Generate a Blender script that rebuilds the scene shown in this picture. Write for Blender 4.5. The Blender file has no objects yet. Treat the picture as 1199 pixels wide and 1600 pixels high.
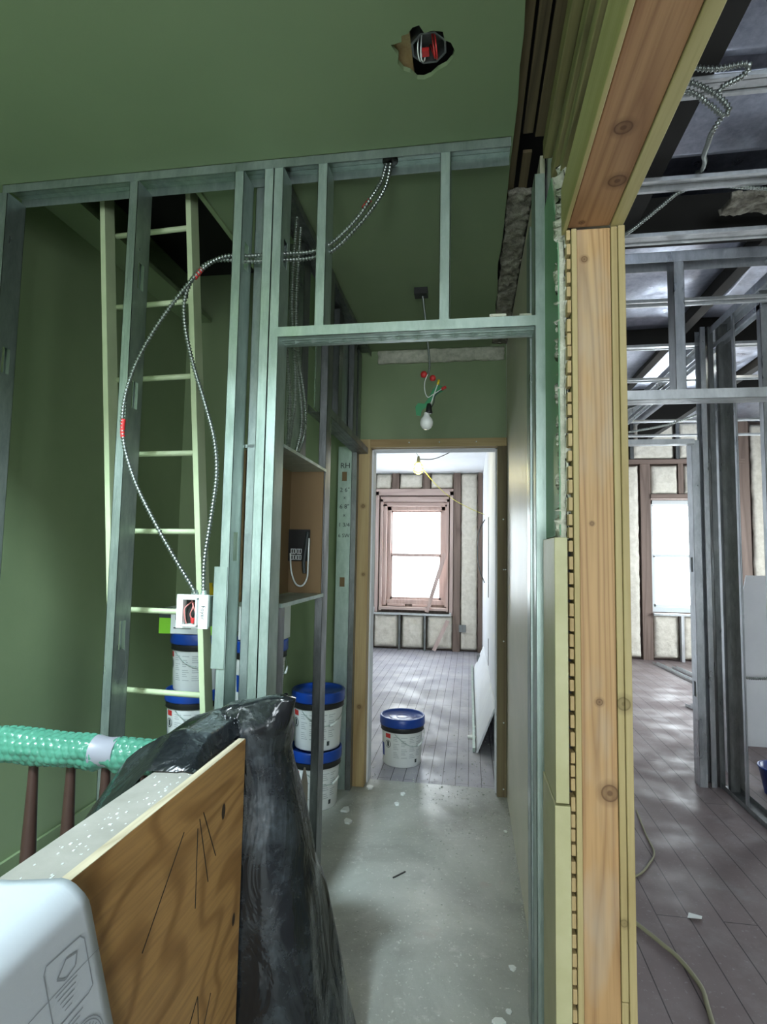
import bpy, bmesh, math, random
from mathutils import Vector, Matrix, noise
random.seed(7)
PI = math.pi
S = bpy.context.scene
COL = S.collection

# ------------------------------------------------------------------ camera
FPX = 871.0
cam_d = bpy.data.cameras.new('camera'); cam = bpy.data.objects.new('camera', cam_d); COL.objects.link(cam)
cam_d.sensor_fit = 'VERTICAL'; cam_d.sensor_height = 24.0
cam_d.lens = FPX * 24.0 / 1600.0
cam_d.clip_start = 0.02; cam_d.clip_end = 200
p_, y_, r_ = math.radians(4.397), math.radians(-8.833), math.radians(0.991)
fw = Vector((math.sin(y_)*math.cos(p_), math.cos(y_)*math.cos(p_), math.sin(p_)))
rt = Vector((math.cos(y_), -math.sin(y_), 0)); up = rt.cross(fw)
r2 = rt*math.cos(r_) + up*math.sin(r_); u2 = -rt*math.sin(r_) + up*math.cos(r_)
M = Matrix((r2, u2, -fw)).transposed().to_4x4(); M.translation = (0, 0, 1.48)
cam.matrix_world = M
S.camera = cam

# ------------------------------------------------------------------ world, lights, exposure
S.view_settings.view_transform = 'Standard'; S.view_settings.look = 'None'
S.view_settings.gamma = 1.0; S.view_settings.use_curve_mapping = False
S.view_settings.exposure = 1.75
W = bpy.data.worlds.new('world'); S.world = W; W.use_nodes = True
bg = W.node_tree.nodes['Background']; bg.inputs[0].default_value = (0.86, 0.95, 1.0, 1); bg.inputs[1].default_value = 5.0

def portal(name, loc, rot, sx, sy):
    l = bpy.data.lights.new(name, 'AREA'); l.shape = 'RECTANGLE'; l.size = sx; l.size_y = sy; l.cycles.is_portal = True
    o = bpy.data.objects.new(name, l); o.location = loc; o.rotation_euler = rot; COL.objects.link(o)
portal('window_portal', (-0.86, 9.22, 1.5), (-PI/2, 0, 0), 1.0, 1.6)
portal('window_portal', (3.12, 9.22, 1.55), (-PI/2, 0, 0), 1.0, 1.7)
portal('window_portal', (1.4, -2.72, 1.5), (PI/2, 0, 0), .9, 1.4)  # unseen front window, sized for the light on the post
portal('window_portal', (-.1, -2.72, 1.5), (PI/2, 0, 0), .95, 1.4)  # unseen front window added as fill behind the camera
sk = bpy.data.lights.new('skylight', 'AREA'); sk.shape = 'RECTANGLE'; sk.size = .35; sk.size_y = .35; sk.energy = 13; sk.color = (.72,.90,1.0); sk.spread = math.radians(60)
so = bpy.data.objects.new('skylight', sk); so.location = (-.95, -1.18, 4.30); COL.objects.link(so)
so.rotation_euler = Vector((-.16, .66, -.73)).to_track_quat('-Z', 'Y').to_euler()
portal('window_portal', (-2.27, 7.2, 1.6), (0, -PI/2, 0), .7, .8)  # unseen side window added to brighten the far room
portal('window_portal', (4.77, 6.6, 1.5), (0, PI/2, 0), 1.6, 2.2)  # unseen side window added to brighten the right room

# ------------------------------------------------------------------ helpers
class MB:
    """collects shapes into one mesh (world coordinates)"""
    def __init__(s): s.v = []; s.f = []; s.sm = []
    def add(s, vs, fs, smooth=False):
        n = len(s.v); s.v += [tuple(v) for v in vs]
        for f in fs: s.f.append(tuple(i+n for i in f)); s.sm.append(smooth)
        return s
    def box(s, x0, x1, y0, y1, z0, z1):
        if x0 > x1: x0, x1 = x1, x0
        if y0 > y1: y0, y1 = y1, y0
        if z0 > z1: z0, z1 = z1, z0
        vs = [(x0,y0,z0),(x1,y0,z0),(x1,y1,z0),(x0,y1,z0),(x0,y0,z1),(x1,y0,z1),(x1,y1,z1),(x0,y1,z1)]
        return s.add(vs, [(0,3,2,1),(4,5,6,7),(0,1,5,4),(1,2,6,5),(2,3,7,6),(3,0,4,7)])
    def obox(s, c, ax, ay, az):
        c = Vector(c); ax, ay, az = Vector(ax), Vector(ay), Vector(az)
        vs = [c + ax*i + ay*j + az*k for k in (-1,1) for j in (-1,1) for i in (-1,1)]
        return s.add(vs, [(0,2,3,1),(4,5,7,6),(0,1,5,4),(1,3,7,5),(3,2,6,7),(2,0,4,6)])
    def beam(s, p0, p1, w, h, upv=(0,0,1)):
        p0, p1 = Vector(p0), Vector(p1); d = (p1-p0); L = d.length; d.normalize()
        a = d.cross(Vector(upv)).normalized(); b = a.cross(d)
        return s.obox((p0+p1)/2, a*w/2, d*L/2, b*h/2)
    def tube(s, pts, r, n=8, rfun=None, cap=True):
        pts = [Vector(p) for p in pts]; m = len(pts)
        t0 = (pts[1]-pts[0]).normalized(); a = t0.orthogonal().normalized()
        vs = []; 
        for i, p in enumerate(pts):
            t = (pts[min(i+1,m-1)] - pts[max(i-1,0)]).normalized()
            a = (a - t*a.dot(t)).normalized(); b = t.cross(a)
            rr = rfun(i) if rfun else r
            for k in range(n):
                q = 2*PI*k/n; vs.append(p + a*math.cos(q)*rr + b*math.sin(q)*rr)
        fs = [(i*n+k, i*n+(k+1)%n, (i+1)*n+(k+1)%n, (i+1)*n+k) for i in range(m-1) for k in range(n)]
        s.add(vs, fs, True)
        if cap: 
            q = len(s.v)-len(vs); s.f += [tuple(q+k for k in reversed(range(n))), tuple(q+(m-1)*n+k for k in range(n))]; s.sm += [False, False]
        return s
    def lathe(s, prof, c=(0,0,0), n=40, smooth=True, ax=None):
        c = Vector(c); vs = []
        for (r, z) in prof:
            for k in range(n):
                q = 2*PI*k/n; v = Vector((r*math.cos(q), r*math.sin(q), z))
                if ax is not None: v = ax @ v
                vs.append(c+v)
        m = len(prof)
        fs = [(i*n+k, i*n+(k+1)%n, (i+1)*n+(k+1)%n, (i+1)*n+k) for i in range(m-1) for k in range(n)]
        return s.add(vs, fs, smooth)
    def prism(s, poly, z0, z1, plane='xy'):
        def m(a, b, c): return {'xy':(a,b,c), 'xz':(a,c,b), 'yz':(c,a,b)}[plane]
        n = len(poly); vs = [m(a,b,z0) for a,b in poly] + [m(a,b,z1) for a,b in poly]
        return s.add(vs, [tuple(range(n))[::-1], tuple(range(n,2*n))] + [(i,(i+1)%n,n+(i+1)%n,n+i) for i in range(n)])
    def grid(s, fn, nu, nv, thick=None, smooth=True):
        vs = [Vector(fn(i/nu, j/nv)) for j in range(nv+1) for i in range(nu+1)]
        fs = [(j*(nu+1)+i, j*(nu+1)+i+1, (j+1)*(nu+1)+i+1, (j+1)*(nu+1)+i) for j in range(nv) for i in range(nu)]
        if thick:
            N = [Vector((0,0,0)) for _ in vs]
            for f in fs:
                nn = (vs[f[1]]-vs[f[0]]).cross(vs[f[3]]-vs[f[0]])
                for i in f: N[i] += nn
            k = len(vs); vb = [v - N[i].normalized()*thick for i, v in enumerate(vs)]
            fb = [tuple(i+k for i in reversed(f)) for f in fs]
            W_ = nu+1
            ring = [i for i in range(W_)] + [j*W_+nu for j in range(1,nv+1)] + [nv*W_+i for i in range(nu-1,-1,-1)] + [j*W_ for j in range(nv-1,0,-1)]
            fr = [(ring[(q+1)%len(ring)], ring[q], ring[q]+k, ring[(q+1)%len(ring)]+k) for q in range(len(ring))]
            s.add(vs+vb, fs+fb+fr, smooth)
        else: s.add(vs, fs, smooth)
        return s
    def rod(s, p0, p1, r, n=10): return s.tube([p0, p1], r, n)
    def text(s, txt, size, mat4, depth=0.0008):
        cu = bpy.data.curves.new('t', 'FONT'); cu.body = txt; cu.size = size; cu.extrude = depth; cu.align_x = 'CENTER'; cu.align_y = 'CENTER'; cu.resolution_u = 2
        o = bpy.data.objects.new('t', cu); COL.objects.link(o)
        bpy.context.view_layer.update()
        me = bpy.data.meshes.new_from_object(o.evaluated_get(bpy.context.evaluated_depsgraph_get()))
        s.add([mat4 @ v.co for v in me.vertices], [tuple(p.vertices) for p in me.polygons])
        bpy.data.objects.remove(o); bpy.data.curves.remove(cu); bpy.data.meshes.remove(me)
        return s
    def mesh(s, name, mats, origin=(0,0,0)):
        me = bpy.data.meshes.new(name); o = Vector(origin)
        me.from_pydata([Vector(v)-o for v in s.v], [], s.f); me.update()
        me.polygons.foreach_set('use_smooth', s.sm)
        bm = bmesh.new(); bm.from_mesh(me); bmesh.ops.recalc_face_normals(bm, faces=bm.faces); bm.to_mesh(me); bm.free()
        me.materials.append(mats)
        return me

def bevel(o, w, seg=2):
    m = o.modifiers.new('bevel', 'BEVEL'); m.width = w; m.segments = seg; m.limit_method = 'ANGLE'; m.angle_limit = 0.6
    return o
def tag(o, label, cat, group=None):
    o['label'] = label; o['category'] = cat
    if group: o['group'] = group
    return o
def base_of(mb):
    xs = [v[0] for v in mb.v]; ys = [v[1] for v in mb.v]; zs = [v[2] for v in mb.v]
    return ((min(xs)+max(xs))/2, (min(ys)+max(ys))/2, min(zs))
def solo(name, mb, mat, label, cat, group=None, bev=0):
    """a thing that is one mesh, origin at its base"""
    b = base_of(mb); o = bpy.data.objects.new(name, mb.mesh(name, mat, b)); o.location = b; COL.objects.link(o)
    if bev: bevel(o, bev)
    return tag(o, label, cat, group)
def root(name, loc, label, cat, group=None, rz=0):
    o = bpy.data.objects.new(name, None); o.location = loc; o.rotation_euler = (0,0,rz); o.empty_display_size = .05; COL.objects.link(o)
    return tag(o, label, cat, group)
def top_of(o):
    while o.parent: o = o.parent
    return o
def part(name, mb, mat, parent, label=None, local=False, bev=0):
    """a child mesh; mb in world coordinates unless local"""
    org = (0,0,0) if local else top_of(parent).location
    o = bpy.data.objects.new(name, mb.mesh(name, mat, org)); COL.objects.link(o); o.parent = parent
    if label: o['label'] = label
    if bev: bevel(o, bev)
    return o
def struct(name, mb, mat, parent=None, bev=0):
    o = bpy.data.objects.new(name, mb.mesh(name, mat)); COL.objects.link(o)
    if parent: o.parent = parent
    else: o['kind'] = 'structure'
    if bev: bevel(o, bev)
    return o
def copy_thing(r, loc, label, group=None, rz=0):
    c = r.copy(); COL.objects.link(c); c.location = loc; c.rotation_euler = (0,0,rz); c['label'] = label
    if group: c['group'] = group
    def rec(a, b):
        for ch in list(a.children):
            if ch == b: continue
            d = ch.copy(); COL.objects.link(d); d.parent = b; rec(ch, d)
    rec(r, c)
    return c
def spline(pts, n=12):
    P = [Vector(p) for p in pts]; out = []
    for i in range(len(P)-1):
        a = P[max(i-1,0)]; b = P[i]; c = P[i+1]; d = P[min(i+2,len(P)-1)]
        for k in range(n):
            t = k/n
            out.append(0.5*((2*b) + (c-a)*t + (2*a-5*b+4*c-d)*t*t + (3*b-a-3*c+d)*t**3))
    out.append(P[-1]); return out
def resample(pts, step):
    cum = [0.0]
    for a, b in zip(pts[:-1], pts[1:]): cum.append(cum[-1] + (b-a).length)
    n = max(4, int(cum[-1]/step)); out = []; k = 0
    for i in range(n+1):
        d = cum[-1]*i/n
        while k < len(cum)-2 and cum[k+1] < d: k += 1
        L = cum[k+1]-cum[k]
        out.append(pts[k].lerp(pts[k+1], (d-cum[k])/L if L > 0 else 0))
    return out

# ------------------------------------------------------------------ materials
def new(name, col, rough=.6, metal=0., spec=.5):
    m = bpy.data.materials.new(name); m.use_nodes = True; b = m.node_tree.nodes['Principled BSDF']
    b.inputs['Base Color'].default_value = (*col, 1); b.inputs['Roughness'].default_value = rough; b.inputs['Metallic'].default_value = metal
    b.inputs['Specular IOR Level'].default_value = spec
    return m
class N:
    def __init__(s, m): s.m = m; s.t = m.node_tree; s.b = s.t.nodes['Principled BSDF']; s.co = None
    def n(s, typ, **k):
        x = s.t.nodes.new(typ)
        for a, v in k.items(): setattr(x, a, v)
        return x
    def l(s, a, b): s.t.links.new(a, b)
    def coord(s, scale=(1,1,1), kind='Object', rot=(0,0,0)):
        if kind == 'World': g = s.n('ShaderNodeNewGeometry'); src = g.outputs['Position']
        else: g = s.n('ShaderNodeTexCoord'); src = g.outputs[kind]
        mp = s.n('ShaderNodeMapping'); mp.inputs['Scale'].default_value = scale; mp.inputs['Rotation'].default_value = rot
        s.l(src, mp.inputs[0]); return mp.outputs[0]
    def noise(s, vec, scale, detail=4, rough=.55, dist=0):
        x = s.n('ShaderNodeTexNoise'); x.inputs['Scale'].default_value = scale; x.inputs['Detail'].default_value = detail; x.inputs['Roughness'].default_value = rough; x.inputs['Distortion'].default_value = dist
        s.l(vec, x.inputs['Vector']); return x.outputs['Fac']
    def contour(s, fac, k):
        a = s.n('ShaderNodeMath', operation='MULTIPLY'); s.l(fac, a.inputs[0]); a.inputs[1].default_value = k
        b = s.n('ShaderNodeMath', operation='PINGPONG'); s.l(a.outputs[0], b.inputs[0]); b.inputs[1].default_value = 1
        return b.outputs[0]
    def ramp(s, fac, stops, interp='LINEAR'):
        x = s.n('ShaderNodeValToRGB'); x.color_ramp.interpolation = interp; e = x.color_ramp.elements
        while len(e) > 1: e.remove(e[-1])
        e[0].position = stops[0][0]; c = stops[0][1]; e[0].color = (c,c,c,1) if not hasattr(c,'__len__') else (*c,1)
        for p, c in stops[1:]:
            q = e.new(p); q.color = (c,c,c,1) if not hasattr(c,'__len__') else (*c,1)
        s.l(fac, x.inputs[0]); return x.outputs[0]
    def mix(s, fac, a, b, mode='MIX'):
        x = s.n('ShaderNodeMix', data_type='RGBA', blend_type=mode)
        for i, v in ((0,fac),(6,a),(7,b)):
            if hasattr(v, 'is_linked'): s.l(v, x.inputs[i])
            else: x.inputs[i].default_value = v if i == 0 else (*v,1)
        return x.outputs[2]
    def bump(s, h, strength=.3, dist=.01):
        x = s.n('ShaderNodeBump'); x.inputs['Strength'].default_value = strength; x.inputs['Distance'].default_value = dist
        s.l(h, x.inputs['Height']); s.l(x.outputs[0], s.b.inputs['Normal'])
    def col(s, c): s.l(c, s.b.inputs['Base Color'])
    def rough(s, c): s.l(c, s.b.inputs['Roughness'])

def paint(name, c1, c2, rough=.55, scale=2.5, bump=.08, spec=.4):
    m = new(name, c1, rough, 0, spec); n = N(m); v = n.coord(kind='World')
    f = n.noise(v, scale, 5, .6)
    n.col(n.mix(n.ramp(f, [(.35,0.),(.65,1.)]), c1, c2))
    n.bump(n.noise(v, 90, 3), bump, .004); return m
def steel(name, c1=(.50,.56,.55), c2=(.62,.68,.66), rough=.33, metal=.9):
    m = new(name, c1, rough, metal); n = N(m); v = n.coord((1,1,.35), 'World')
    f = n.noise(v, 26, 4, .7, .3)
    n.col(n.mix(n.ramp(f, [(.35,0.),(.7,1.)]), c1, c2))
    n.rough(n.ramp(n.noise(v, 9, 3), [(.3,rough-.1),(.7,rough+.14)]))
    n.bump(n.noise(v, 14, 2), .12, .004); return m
def wood(name, c1, c2, dark, axis='z', scale=1., rough=.6, rings=14., knots=(), stain=None):
    m = new(name, c1, rough, 0, .3); n = N(m)
    k = {'x':(.06,1,1),'y':(1,.06,1),'z':(1,1,.06)}[axis]
    pos = n.coord(kind='World')
    v = n.coord(tuple(a*scale for a in k), 'World')
    dist = n.noise(v, 5, 3, .5, .4)
    gv = n.contour(n.noise(v, 6, 1.2, .4, .2), rings)
    c = n.mix(n.ramp(dist, [(.3,0.),(.7,1.)]), c1, c2)
    c = n.mix(n.ramp(gv, [(.0,0.),(.45,.08),(.85,.42),(1.,.62)]), c, dark)
    fine = n.noise(n.coord(tuple(a*scale for a in {'x':(.03,1,1),'y':(1,.03,1),'z':(1,1,.03)}[axis]), 'World'), 160, 2)
    c = n.mix(n.ramp(fine, [(.45,0.),(.7,.3)]), c, dark)
    if stain:
        c = n.mix(n.ramp(n.noise(n.coord({'x':(.3,1,1),'y':(1,.3,1),'z':(1,1,.3)}[axis], 'World'), 5, 4), [(.55,0.),(.72,.55)]), c, stain)
    for (x, y, z, r) in knots:
        d = n.n('ShaderNodeVectorMath', operation='DISTANCE'); n.l(pos, d.inputs[0]); d.inputs[1].default_value = (x, y, z)
        s_ = n.n('ShaderNodeMath', operation='DIVIDE'); n.l(d.outputs['Value'], s_.inputs[0]); s_.inputs[1].default_value = r*2
        fac = n.ramp(s_.outputs[0], [(0.,.9),(.12,.95),(.2,.6),(.36,.7),(.44,1.),(.5,.45),(.7,.2),(.85,.0)])
        c = n.mix(fac, c, tuple(q*.55 for q in dark))
    n.col(c); n.bump(gv, .10, .002); return m
def plaster(name, c1, c2, scale=25, strength=.9, rough=.9):
    m = new(name, c1, rough, 0, .2); n = N(m); v = n.coord(kind='World')
    f = n.noise(v, scale, 6, .65)
    n.col(n.mix(n.ramp(f, [(.38,0.),(.62,1.)]), c1, c2)); n.bump(f, strength, .02); return m
def boards(name, c1, c2, line, dust, pitch=.085, axis=0, rough=.5, dustpos=.55):
    """floor boards running along Y"""
    m = new(name, c1, rough, 0, .5); n = N(m); pos = n.coord(kind='World')
    br = n.n('ShaderNodeTexBrick'); br.inputs['Scale'].default_value = 1; br.inputs['Brick Width'].default_value = 1.9; br.inputs['Row Height'].default_value = pitch
    br.inputs['Mortar Size'].default_value = .0025; br.inputs['Mortar Smooth'].default_value = .2; br.offset = .37
    br.inputs['Color1'].default_value = (0,0,0,1); br.inputs['Color2'].default_value = (1,1,1,1); br.inputs['Bias'].default_value = 0
    n.l(n.coord(kind='World', rot=(0,0,PI/2)), br.inputs['Vector'])
    v = n.coord((1,.12,1), 'World')
    c = n.mix(n.noise(v, 14, 4, .6), c1, c2)
    c = n.mix(n.ramp(br.outputs['Color'], [(0,0.),(1,.35)]), c, c2)
    c = n.mix(n.ramp(n.noise(pos, 2.2, 7, .7), [(dustpos-.1,0.),(dustpos+.15,.7)]), c, dust)
    c = n.mix(n.ramp(n.noise(pos, 60, 3, .6), [(.62,0.),(.70,.7)]), c, dust)
    c = n.mix(br.outputs['Fac'], c, line); n.col(c)
    n.rough(n.ramp(n.noise(pos, 3, 5), [(.35,rough-.16),(.65,rough+.2)]))
    n.bump(br.outputs['Fac'], -.3, .004); return m

GREEN1, GREEN2 = (.175,.30,.155), (.20,.33,.18)
M_ceil = paint('green_ceiling_paint', (.19,.255,.14), (.21,.275,.15), .6, 1.2)
M_wall = paint('green_wall_paint', (.20,.27,.14), (.23,.30,.16), .42, 1.4)
M_wallB = paint('green_drywall_paint', (.16,.33,.19), (.19,.36,.21), .5, 2)
M_rwall = paint('glow_toned_hall_paint', (.62,.60,.46), (.69,.65,.51), .42, 3.0, .1, .6)  # warm sun glow on this wall is mixed into its even colour
M_steelp = steel('pale_galvanized_steel', (.52,.54,.55), (.66,.68,.69), .4, .6)  # paler copy: lamp light on right room header and channels put into colour
M_steel = steel('galvanized_steel', (.30,.36,.34), (.42,.49,.46), .36, .8)  # green wall reflections tinted into the base colour
M_steelf = steel('bright_galvanized_steel', (.36,.45,.41), (.48,.58,.53), .40, .65)  # lighter steel, with the same green reflection in its colour
M_steeld = steel('dull_grey_steel', (.16,.17,.17), (.24,.25,.25), .36, .8)  # darker copy: right cluster shade put into colour; grey boxes share it
M_steelr = steel('grey_galvanized_steel', (.40,.42,.44), (.55,.57,.59), .34, .85)
M_white = paint('white_drywall', (.70,.72,.76), (.78,.80,.83), .7, 2)
M_dirtyw = paint('dusty_cap_board', (.33,.32,.28), (.42,.40,.36), .7, 9)
M_foam = plaster('spray_foam', (.66,.62,.53), (.78,.74,.65), 14, .7)
M_plaster = plaster('broken_plaster', (.16,.15,.12), (.40,.38,.31), 18, 1.)
M_plasterl = plaster('pale_plaster', (.42,.43,.34), (.60,.60,.50), 22, .8)
M_old = wood('old_dark_lath', (.10,.075,.04), (.15,.115,.06), (.04,.03,.02), 'y', 1.)
M_brown = wood('dark_brown_timber', (.19,.14,.115), (.26,.19,.16), (.11,.08,.065), 'z', 1.)
M_pinkx = wood('reddish_casing_crosswise', (.52,.40,.36), (.60,.47,.43), (.40,.29,.26), 'x', 1.)
M_brownx = wood('dark_brown_timber_crosswise', (.19,.14,.115), (.26,.19,.16), (.11,.08,.065), 'x', 1.)
M_pinkw = wood('reddish_window_casing', (.52,.40,.36), (.60,.47,.43), (.40,.29,.26), 'z', 1.)
M_pine = wood('fresh_pine', (.42,.34,.16), (.50,.41,.22), (.30,.22,.09), 'z', 1., knots=((.382,1.5,1.12,.018),(.375,1.5,.60,.01)))
M_pineY = wood('fresh_pine_lengthwise', (.46,.40,.18), (.52,.46,.23), (.32,.26,.10), 'y', 1.)
M_oliveY = wood('old_plate_timber', (.24,.21,.09), (.32,.28,.13), (.10,.09,.04), 'y', 1.)
M_fir = wood('fir_post_face', (.45,.275,.125), (.55,.37,.18), (.23,.12,.05), 'z', 1., .55, 44, knots=((.347,1.5,.90,.022),(.325,1.5,1.12,.009),(.30,1.5,2.28,.009),(.312,1.5,1.57,.006)), stain=(.42,.40,.34))
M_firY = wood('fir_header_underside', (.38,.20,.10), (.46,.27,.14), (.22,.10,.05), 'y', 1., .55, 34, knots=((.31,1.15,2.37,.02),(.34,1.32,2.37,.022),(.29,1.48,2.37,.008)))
M_jamb = wood('pine_door_lining', (.44,.33,.16), (.54,.41,.21), (.26,.15,.06), 'z', 1., knots=((-.70,3.63,1.8,.016),(-.69,3.63,1.35,.014),(-.70,3.63,.5,.016)))
M_ply = wood('plywood_face', (.40,.24,.10), (.48,.30,.13), (.24,.12,.04), 'y', 1., .5, 6, knots=((-.566,1.283,.875,.018),(-.566,1.365,.585,.014)))
M_plyedge = wood('plywood_edge', (.62,.54,.38), (.70,.62,.45), (.35,.28,.18), 'y', 1., .7, 90)
M_balu = new('dark_varnished_wood', (.055,.028,.022), .35)
M_black = new('black_rubber', (.012,.012,.012), .5)
M_dark = new('dark_cavity', (.015,.014,.012), .9)  # near-black; paints shade in cavities and also colours the joists
M_blue = new('blue_plastic_lid', (.006,.05,.30), .35)
M_pail = new('white_pail_plastic', (.70,.72,.70), .4)
M_print = new('grey_print', (.36,.38,.38), .6)
M_blackp = new('black_print', (.03,.04,.04), .5)
M_red = new('red_plastic', (.55,.03,.03), .4)
M_copper = new('pink_wire', (.60,.22,.20), .4)
M_crumb = new('plaster_grit', (.50,.52,.48), .9)
M_whitep = new('white_plastic', (.78,.82,.80), .35)
M_lime = new('lime_green_print', (.20,.52,.03), .5)
M_yellow = new('yellow_plastic', (.75,.55,.02), .5)
M_card = new('brown_cardboard', (.21,.135,.065), .8)
M_torn = new('grey_tan_board', (.30,.27,.23), .85)
M_ladder = paint('pale_green_ladder_paint', (.42,.50,.30), (.48,.56,.35), .5, 6)
M_cord = new('tan_cord', (.26,.25,.15), .6)
M_tape = new('green_tape', (.02,.22,.08), .5)
M_bulb = new('white_bulb_glass', (.82,.83,.80), .2)
M_vinyl = new('white_vinyl', (.62,.66,.68), .4)
M_lilac = new('silver_tape', (.27,.27,.31), .35)
M_pencil = new('pencil_lead', (.03,.025,.02), .6)
M_paperink = new('grey_ink', (.30,.33,.36), .7)
M_greenink = new('green_ink', (.16,.35,.18), .7)
M_yel = new('yellow_cage_plastic', (.8,.75,.1), .5)

m = M_ply = new('plywood_face', (.4,.24,.1), .45, 0, .4); n = N(m); pos = n.coord(kind='World')
v = n.coord((1,.45,1.), 'World', rot=(-.75,0,0))
gv = n.contour(n.noise(n.coord((1,.55,1.5),'World', rot=(-.8,0,0)), 3.0, 1.2, .4, .4), 24)
c = n.mix(n.ramp(gv, [(0,0.),(.5,.12),(.82,.8),(1,.95)]), (.58,.33,.12), (.36,.185,.06))
c = n.mix(n.ramp(n.noise(n.coord((1,.05,1), 'World', rot=(-.75,0,0)), 90, 3), [(.42,0.),(.7,.4)]), c, (.24,.13,.05))
for (x, y, z, r) in ((-.566,1.283,.875,.017),(-.566,1.365,.585,.014)):
    d = n.n('ShaderNodeVectorMath', operation='DISTANCE'); mp = n.n('ShaderNodeMapping'); mp.inputs['Scale'].default_value = (1,1.5,.85); n.l(pos, mp.inputs[0]); n.l(mp.outputs[0], d.inputs[0]); d.inputs[1].default_value = (x, y*1.5, z*.85)
    s_ = n.n('ShaderNodeMath', operation='DIVIDE'); n.l(d.outputs['Value'], s_.inputs[0]); s_.inputs[1].default_value = r
    c = n.mix(n.ramp(s_.outputs[0], [(0.,1.),(.8,1.),(1.,.0)]), c, (.05,.03,.02))
n.col(c)
# hall floor
M_floor = new('dusty_grey_subfloor', (.4,.42,.38), .5, 0, .5); n = N(M_floor); v = n.coord(kind='World')
c = n.mix(n.ramp(n.noise(v, 1.6, 6, .65, .6), [(.35,0.),(.65,1.)]), (.27,.28,.25), (.44,.46,.42))
c = n.mix(n.ramp(n.noise(v, 55, 4, .7), [(.60,0.),(.68,.8)]), c, (.66,.67,.62))
c = n.mix(n.ramp(n.noise(v, 7, 5, .7), [(.60,0.),(.72,.5)]), c, (.60,.61,.57))
c = n.mix(n.ramp(n.noise(v, 2.9, 3, .6), [(.66,0.),(.75,.35)]), c, (.40,.22,.19))
n.col(c); n.rough(n.ramp(n.noise(v, 2.3, 5), [(.35,.28),(.65,.62)])); n.bump(n.noise(v, 60, 5, .7), .25, .006)
M_fl_far = boards('far_room_floor_boards', (.27,.26,.30), (.36,.35,.40), (.06,.055,.06), (.50,.49,.49), .085, rough=.58)
M_fl_r = boards('brown_floor_boards', (.16,.125,.125), (.23,.18,.18), (.05,.04,.04), (.32,.30,.30), .13, rough=.58, dustpos=.62)
# metallic deck
M_deck = steel('foil_faced_deck', (.32,.35,.44), (.48,.51,.60), .36, .85)
# cable steel
M_bx = steel('armored_cable_steel', (.26,.29,.27), (.34,.37,.35), .34, .9)
# black plastic sheet
M_sheet = new('black_plastic_sheet', (.02,.023,.027), .22, 0, .6); n = N(M_sheet); v = n.coord(kind='World')
f = n.ramp(n.noise(v, 7, 7, .7), [(.46,0.),(.74,.6)])
f2 = n.ramp(n.noise(v, 60, 4, .7), [(.4,.2),(.7,1.)])
n.col(n.mix(n.mix(1., f, f2, 'MULTIPLY'), (.010,.012,.014), (.10,.125,.14)))
n.rough(n.ramp(n.noise(v, 7, 7, .7), [(.42,.16),(.65,.42)])); n.bump(n.noise(n.coord((1,1,.4),'World'), 9, 3, .5, 1.6), .45, .03)
# bubble wrap
M_bub = new('green_bubble_wrap', (.08,.32,.2), .24, 0, .6); n = N(M_bub); n.b.inputs['Transmission Weight'].default_value = .25; v = n.coord(kind='World')
n.col(n.mix(n.noise(v, 30, 4), (.05,.24,.15), (.12,.36,.26))); n.bump(n.noise(n.coord((1,.5,.5),'World'), 40, 3, .6, 1.), .25, .01)
# paper
M_paper = paint('drawing_paper', (.60,.65,.70), (.62,.67,.72), .7, 1.)
# lamp glow
M_glow = new('lit_bulb', (1,.95,.6), .4); M_glow.node_tree.nodes['Principled BSDF'].inputs['Emission Color'].default_value = (1,.93,.45,1); M_glow.node_tree.nodes['Principled BSDF'].inputs['Emission Strength'].default_value = 9
# glass
M_glass = bpy.data.materials.new('window_glass'); M_glass.use_nodes = True; t = M_glass.node_tree; t.nodes.clear()
o_ = t.nodes.new('ShaderNodeOutputMaterial'); mx = t.nodes.new('ShaderNodeMixShader'); tr = t.nodes.new('ShaderNodeBsdfTransparent'); gl = t.nodes.new('ShaderNodeBsdfGlossy'); gl.inputs['Roughness'].default_value = .02; mx.inputs[0].default_value = .06
t.links.new(tr.outputs[0], mx.inputs[1]); t.links.new(gl.outputs[0], mx.inputs[2]); t.links.new(mx.outputs[0], o_.inputs[0])

# ------------------------------------------------------------------ shell
HC = 2.88      # hall ceiling
struct('floor', MB().box(-2.15, .26, -2.9, 3.76, -.12, 0), M_floor)
struct('floor', MB().box(-2.3, .30, 3.76, 9.0, -.12, 0), M_fl_far)
struct('floor', MB().box(.26, 4.9, -2.9, 3.76, -.12, 0).box(.30, 4.9, 3.76, 9.0, -.12, 0), M_fl_r)
# hall ceiling with a ragged-edged hole and a stripped strip along its right side
def rag(n, s, amp): return [amp*noise.noise(Vector((i*.37+s, s*3.1, 0))) for i in range(n)]
hole = [(-.222,1.415),(-.214,1.435),(-.205,1.45),(-.210,1.475),(-.196,1.50),(-.178,1.51),(-.160,1.535),(-.140,1.538),(-.118,1.53),(-.098,1.512),(-.072,1.50),(-.055,1.48),(-.048,1.455),(-.058,1.43),(-.075,1.42),(-.078,1.395),(-.105,1.388),(-.128,1.392),(-.140,1.368),(-.158,1.372),(-.172,1.388),(-.190,1.392),(-.192,1.41)]
bm = bmesh.new()
edge = []
N_ = 60
for i in range(N_+1):
    y = -2.8 + (3.7+2.8)*i/N_
    x = .134 + .012*noise.noise(Vector((y*4.2, 3.3, 0))) + .007*noise.noise(Vector((y*17, 1.3, 0)))
    edge.append((x, y))
outer = [(-.60,-2.8)] + edge + [(-1.04,3.7),(-1.04,1.90),(-2.05,1.90),(-2.05,.65),(-.60,.65)]
from mathutils.geometry import tessellate_polygon
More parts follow.
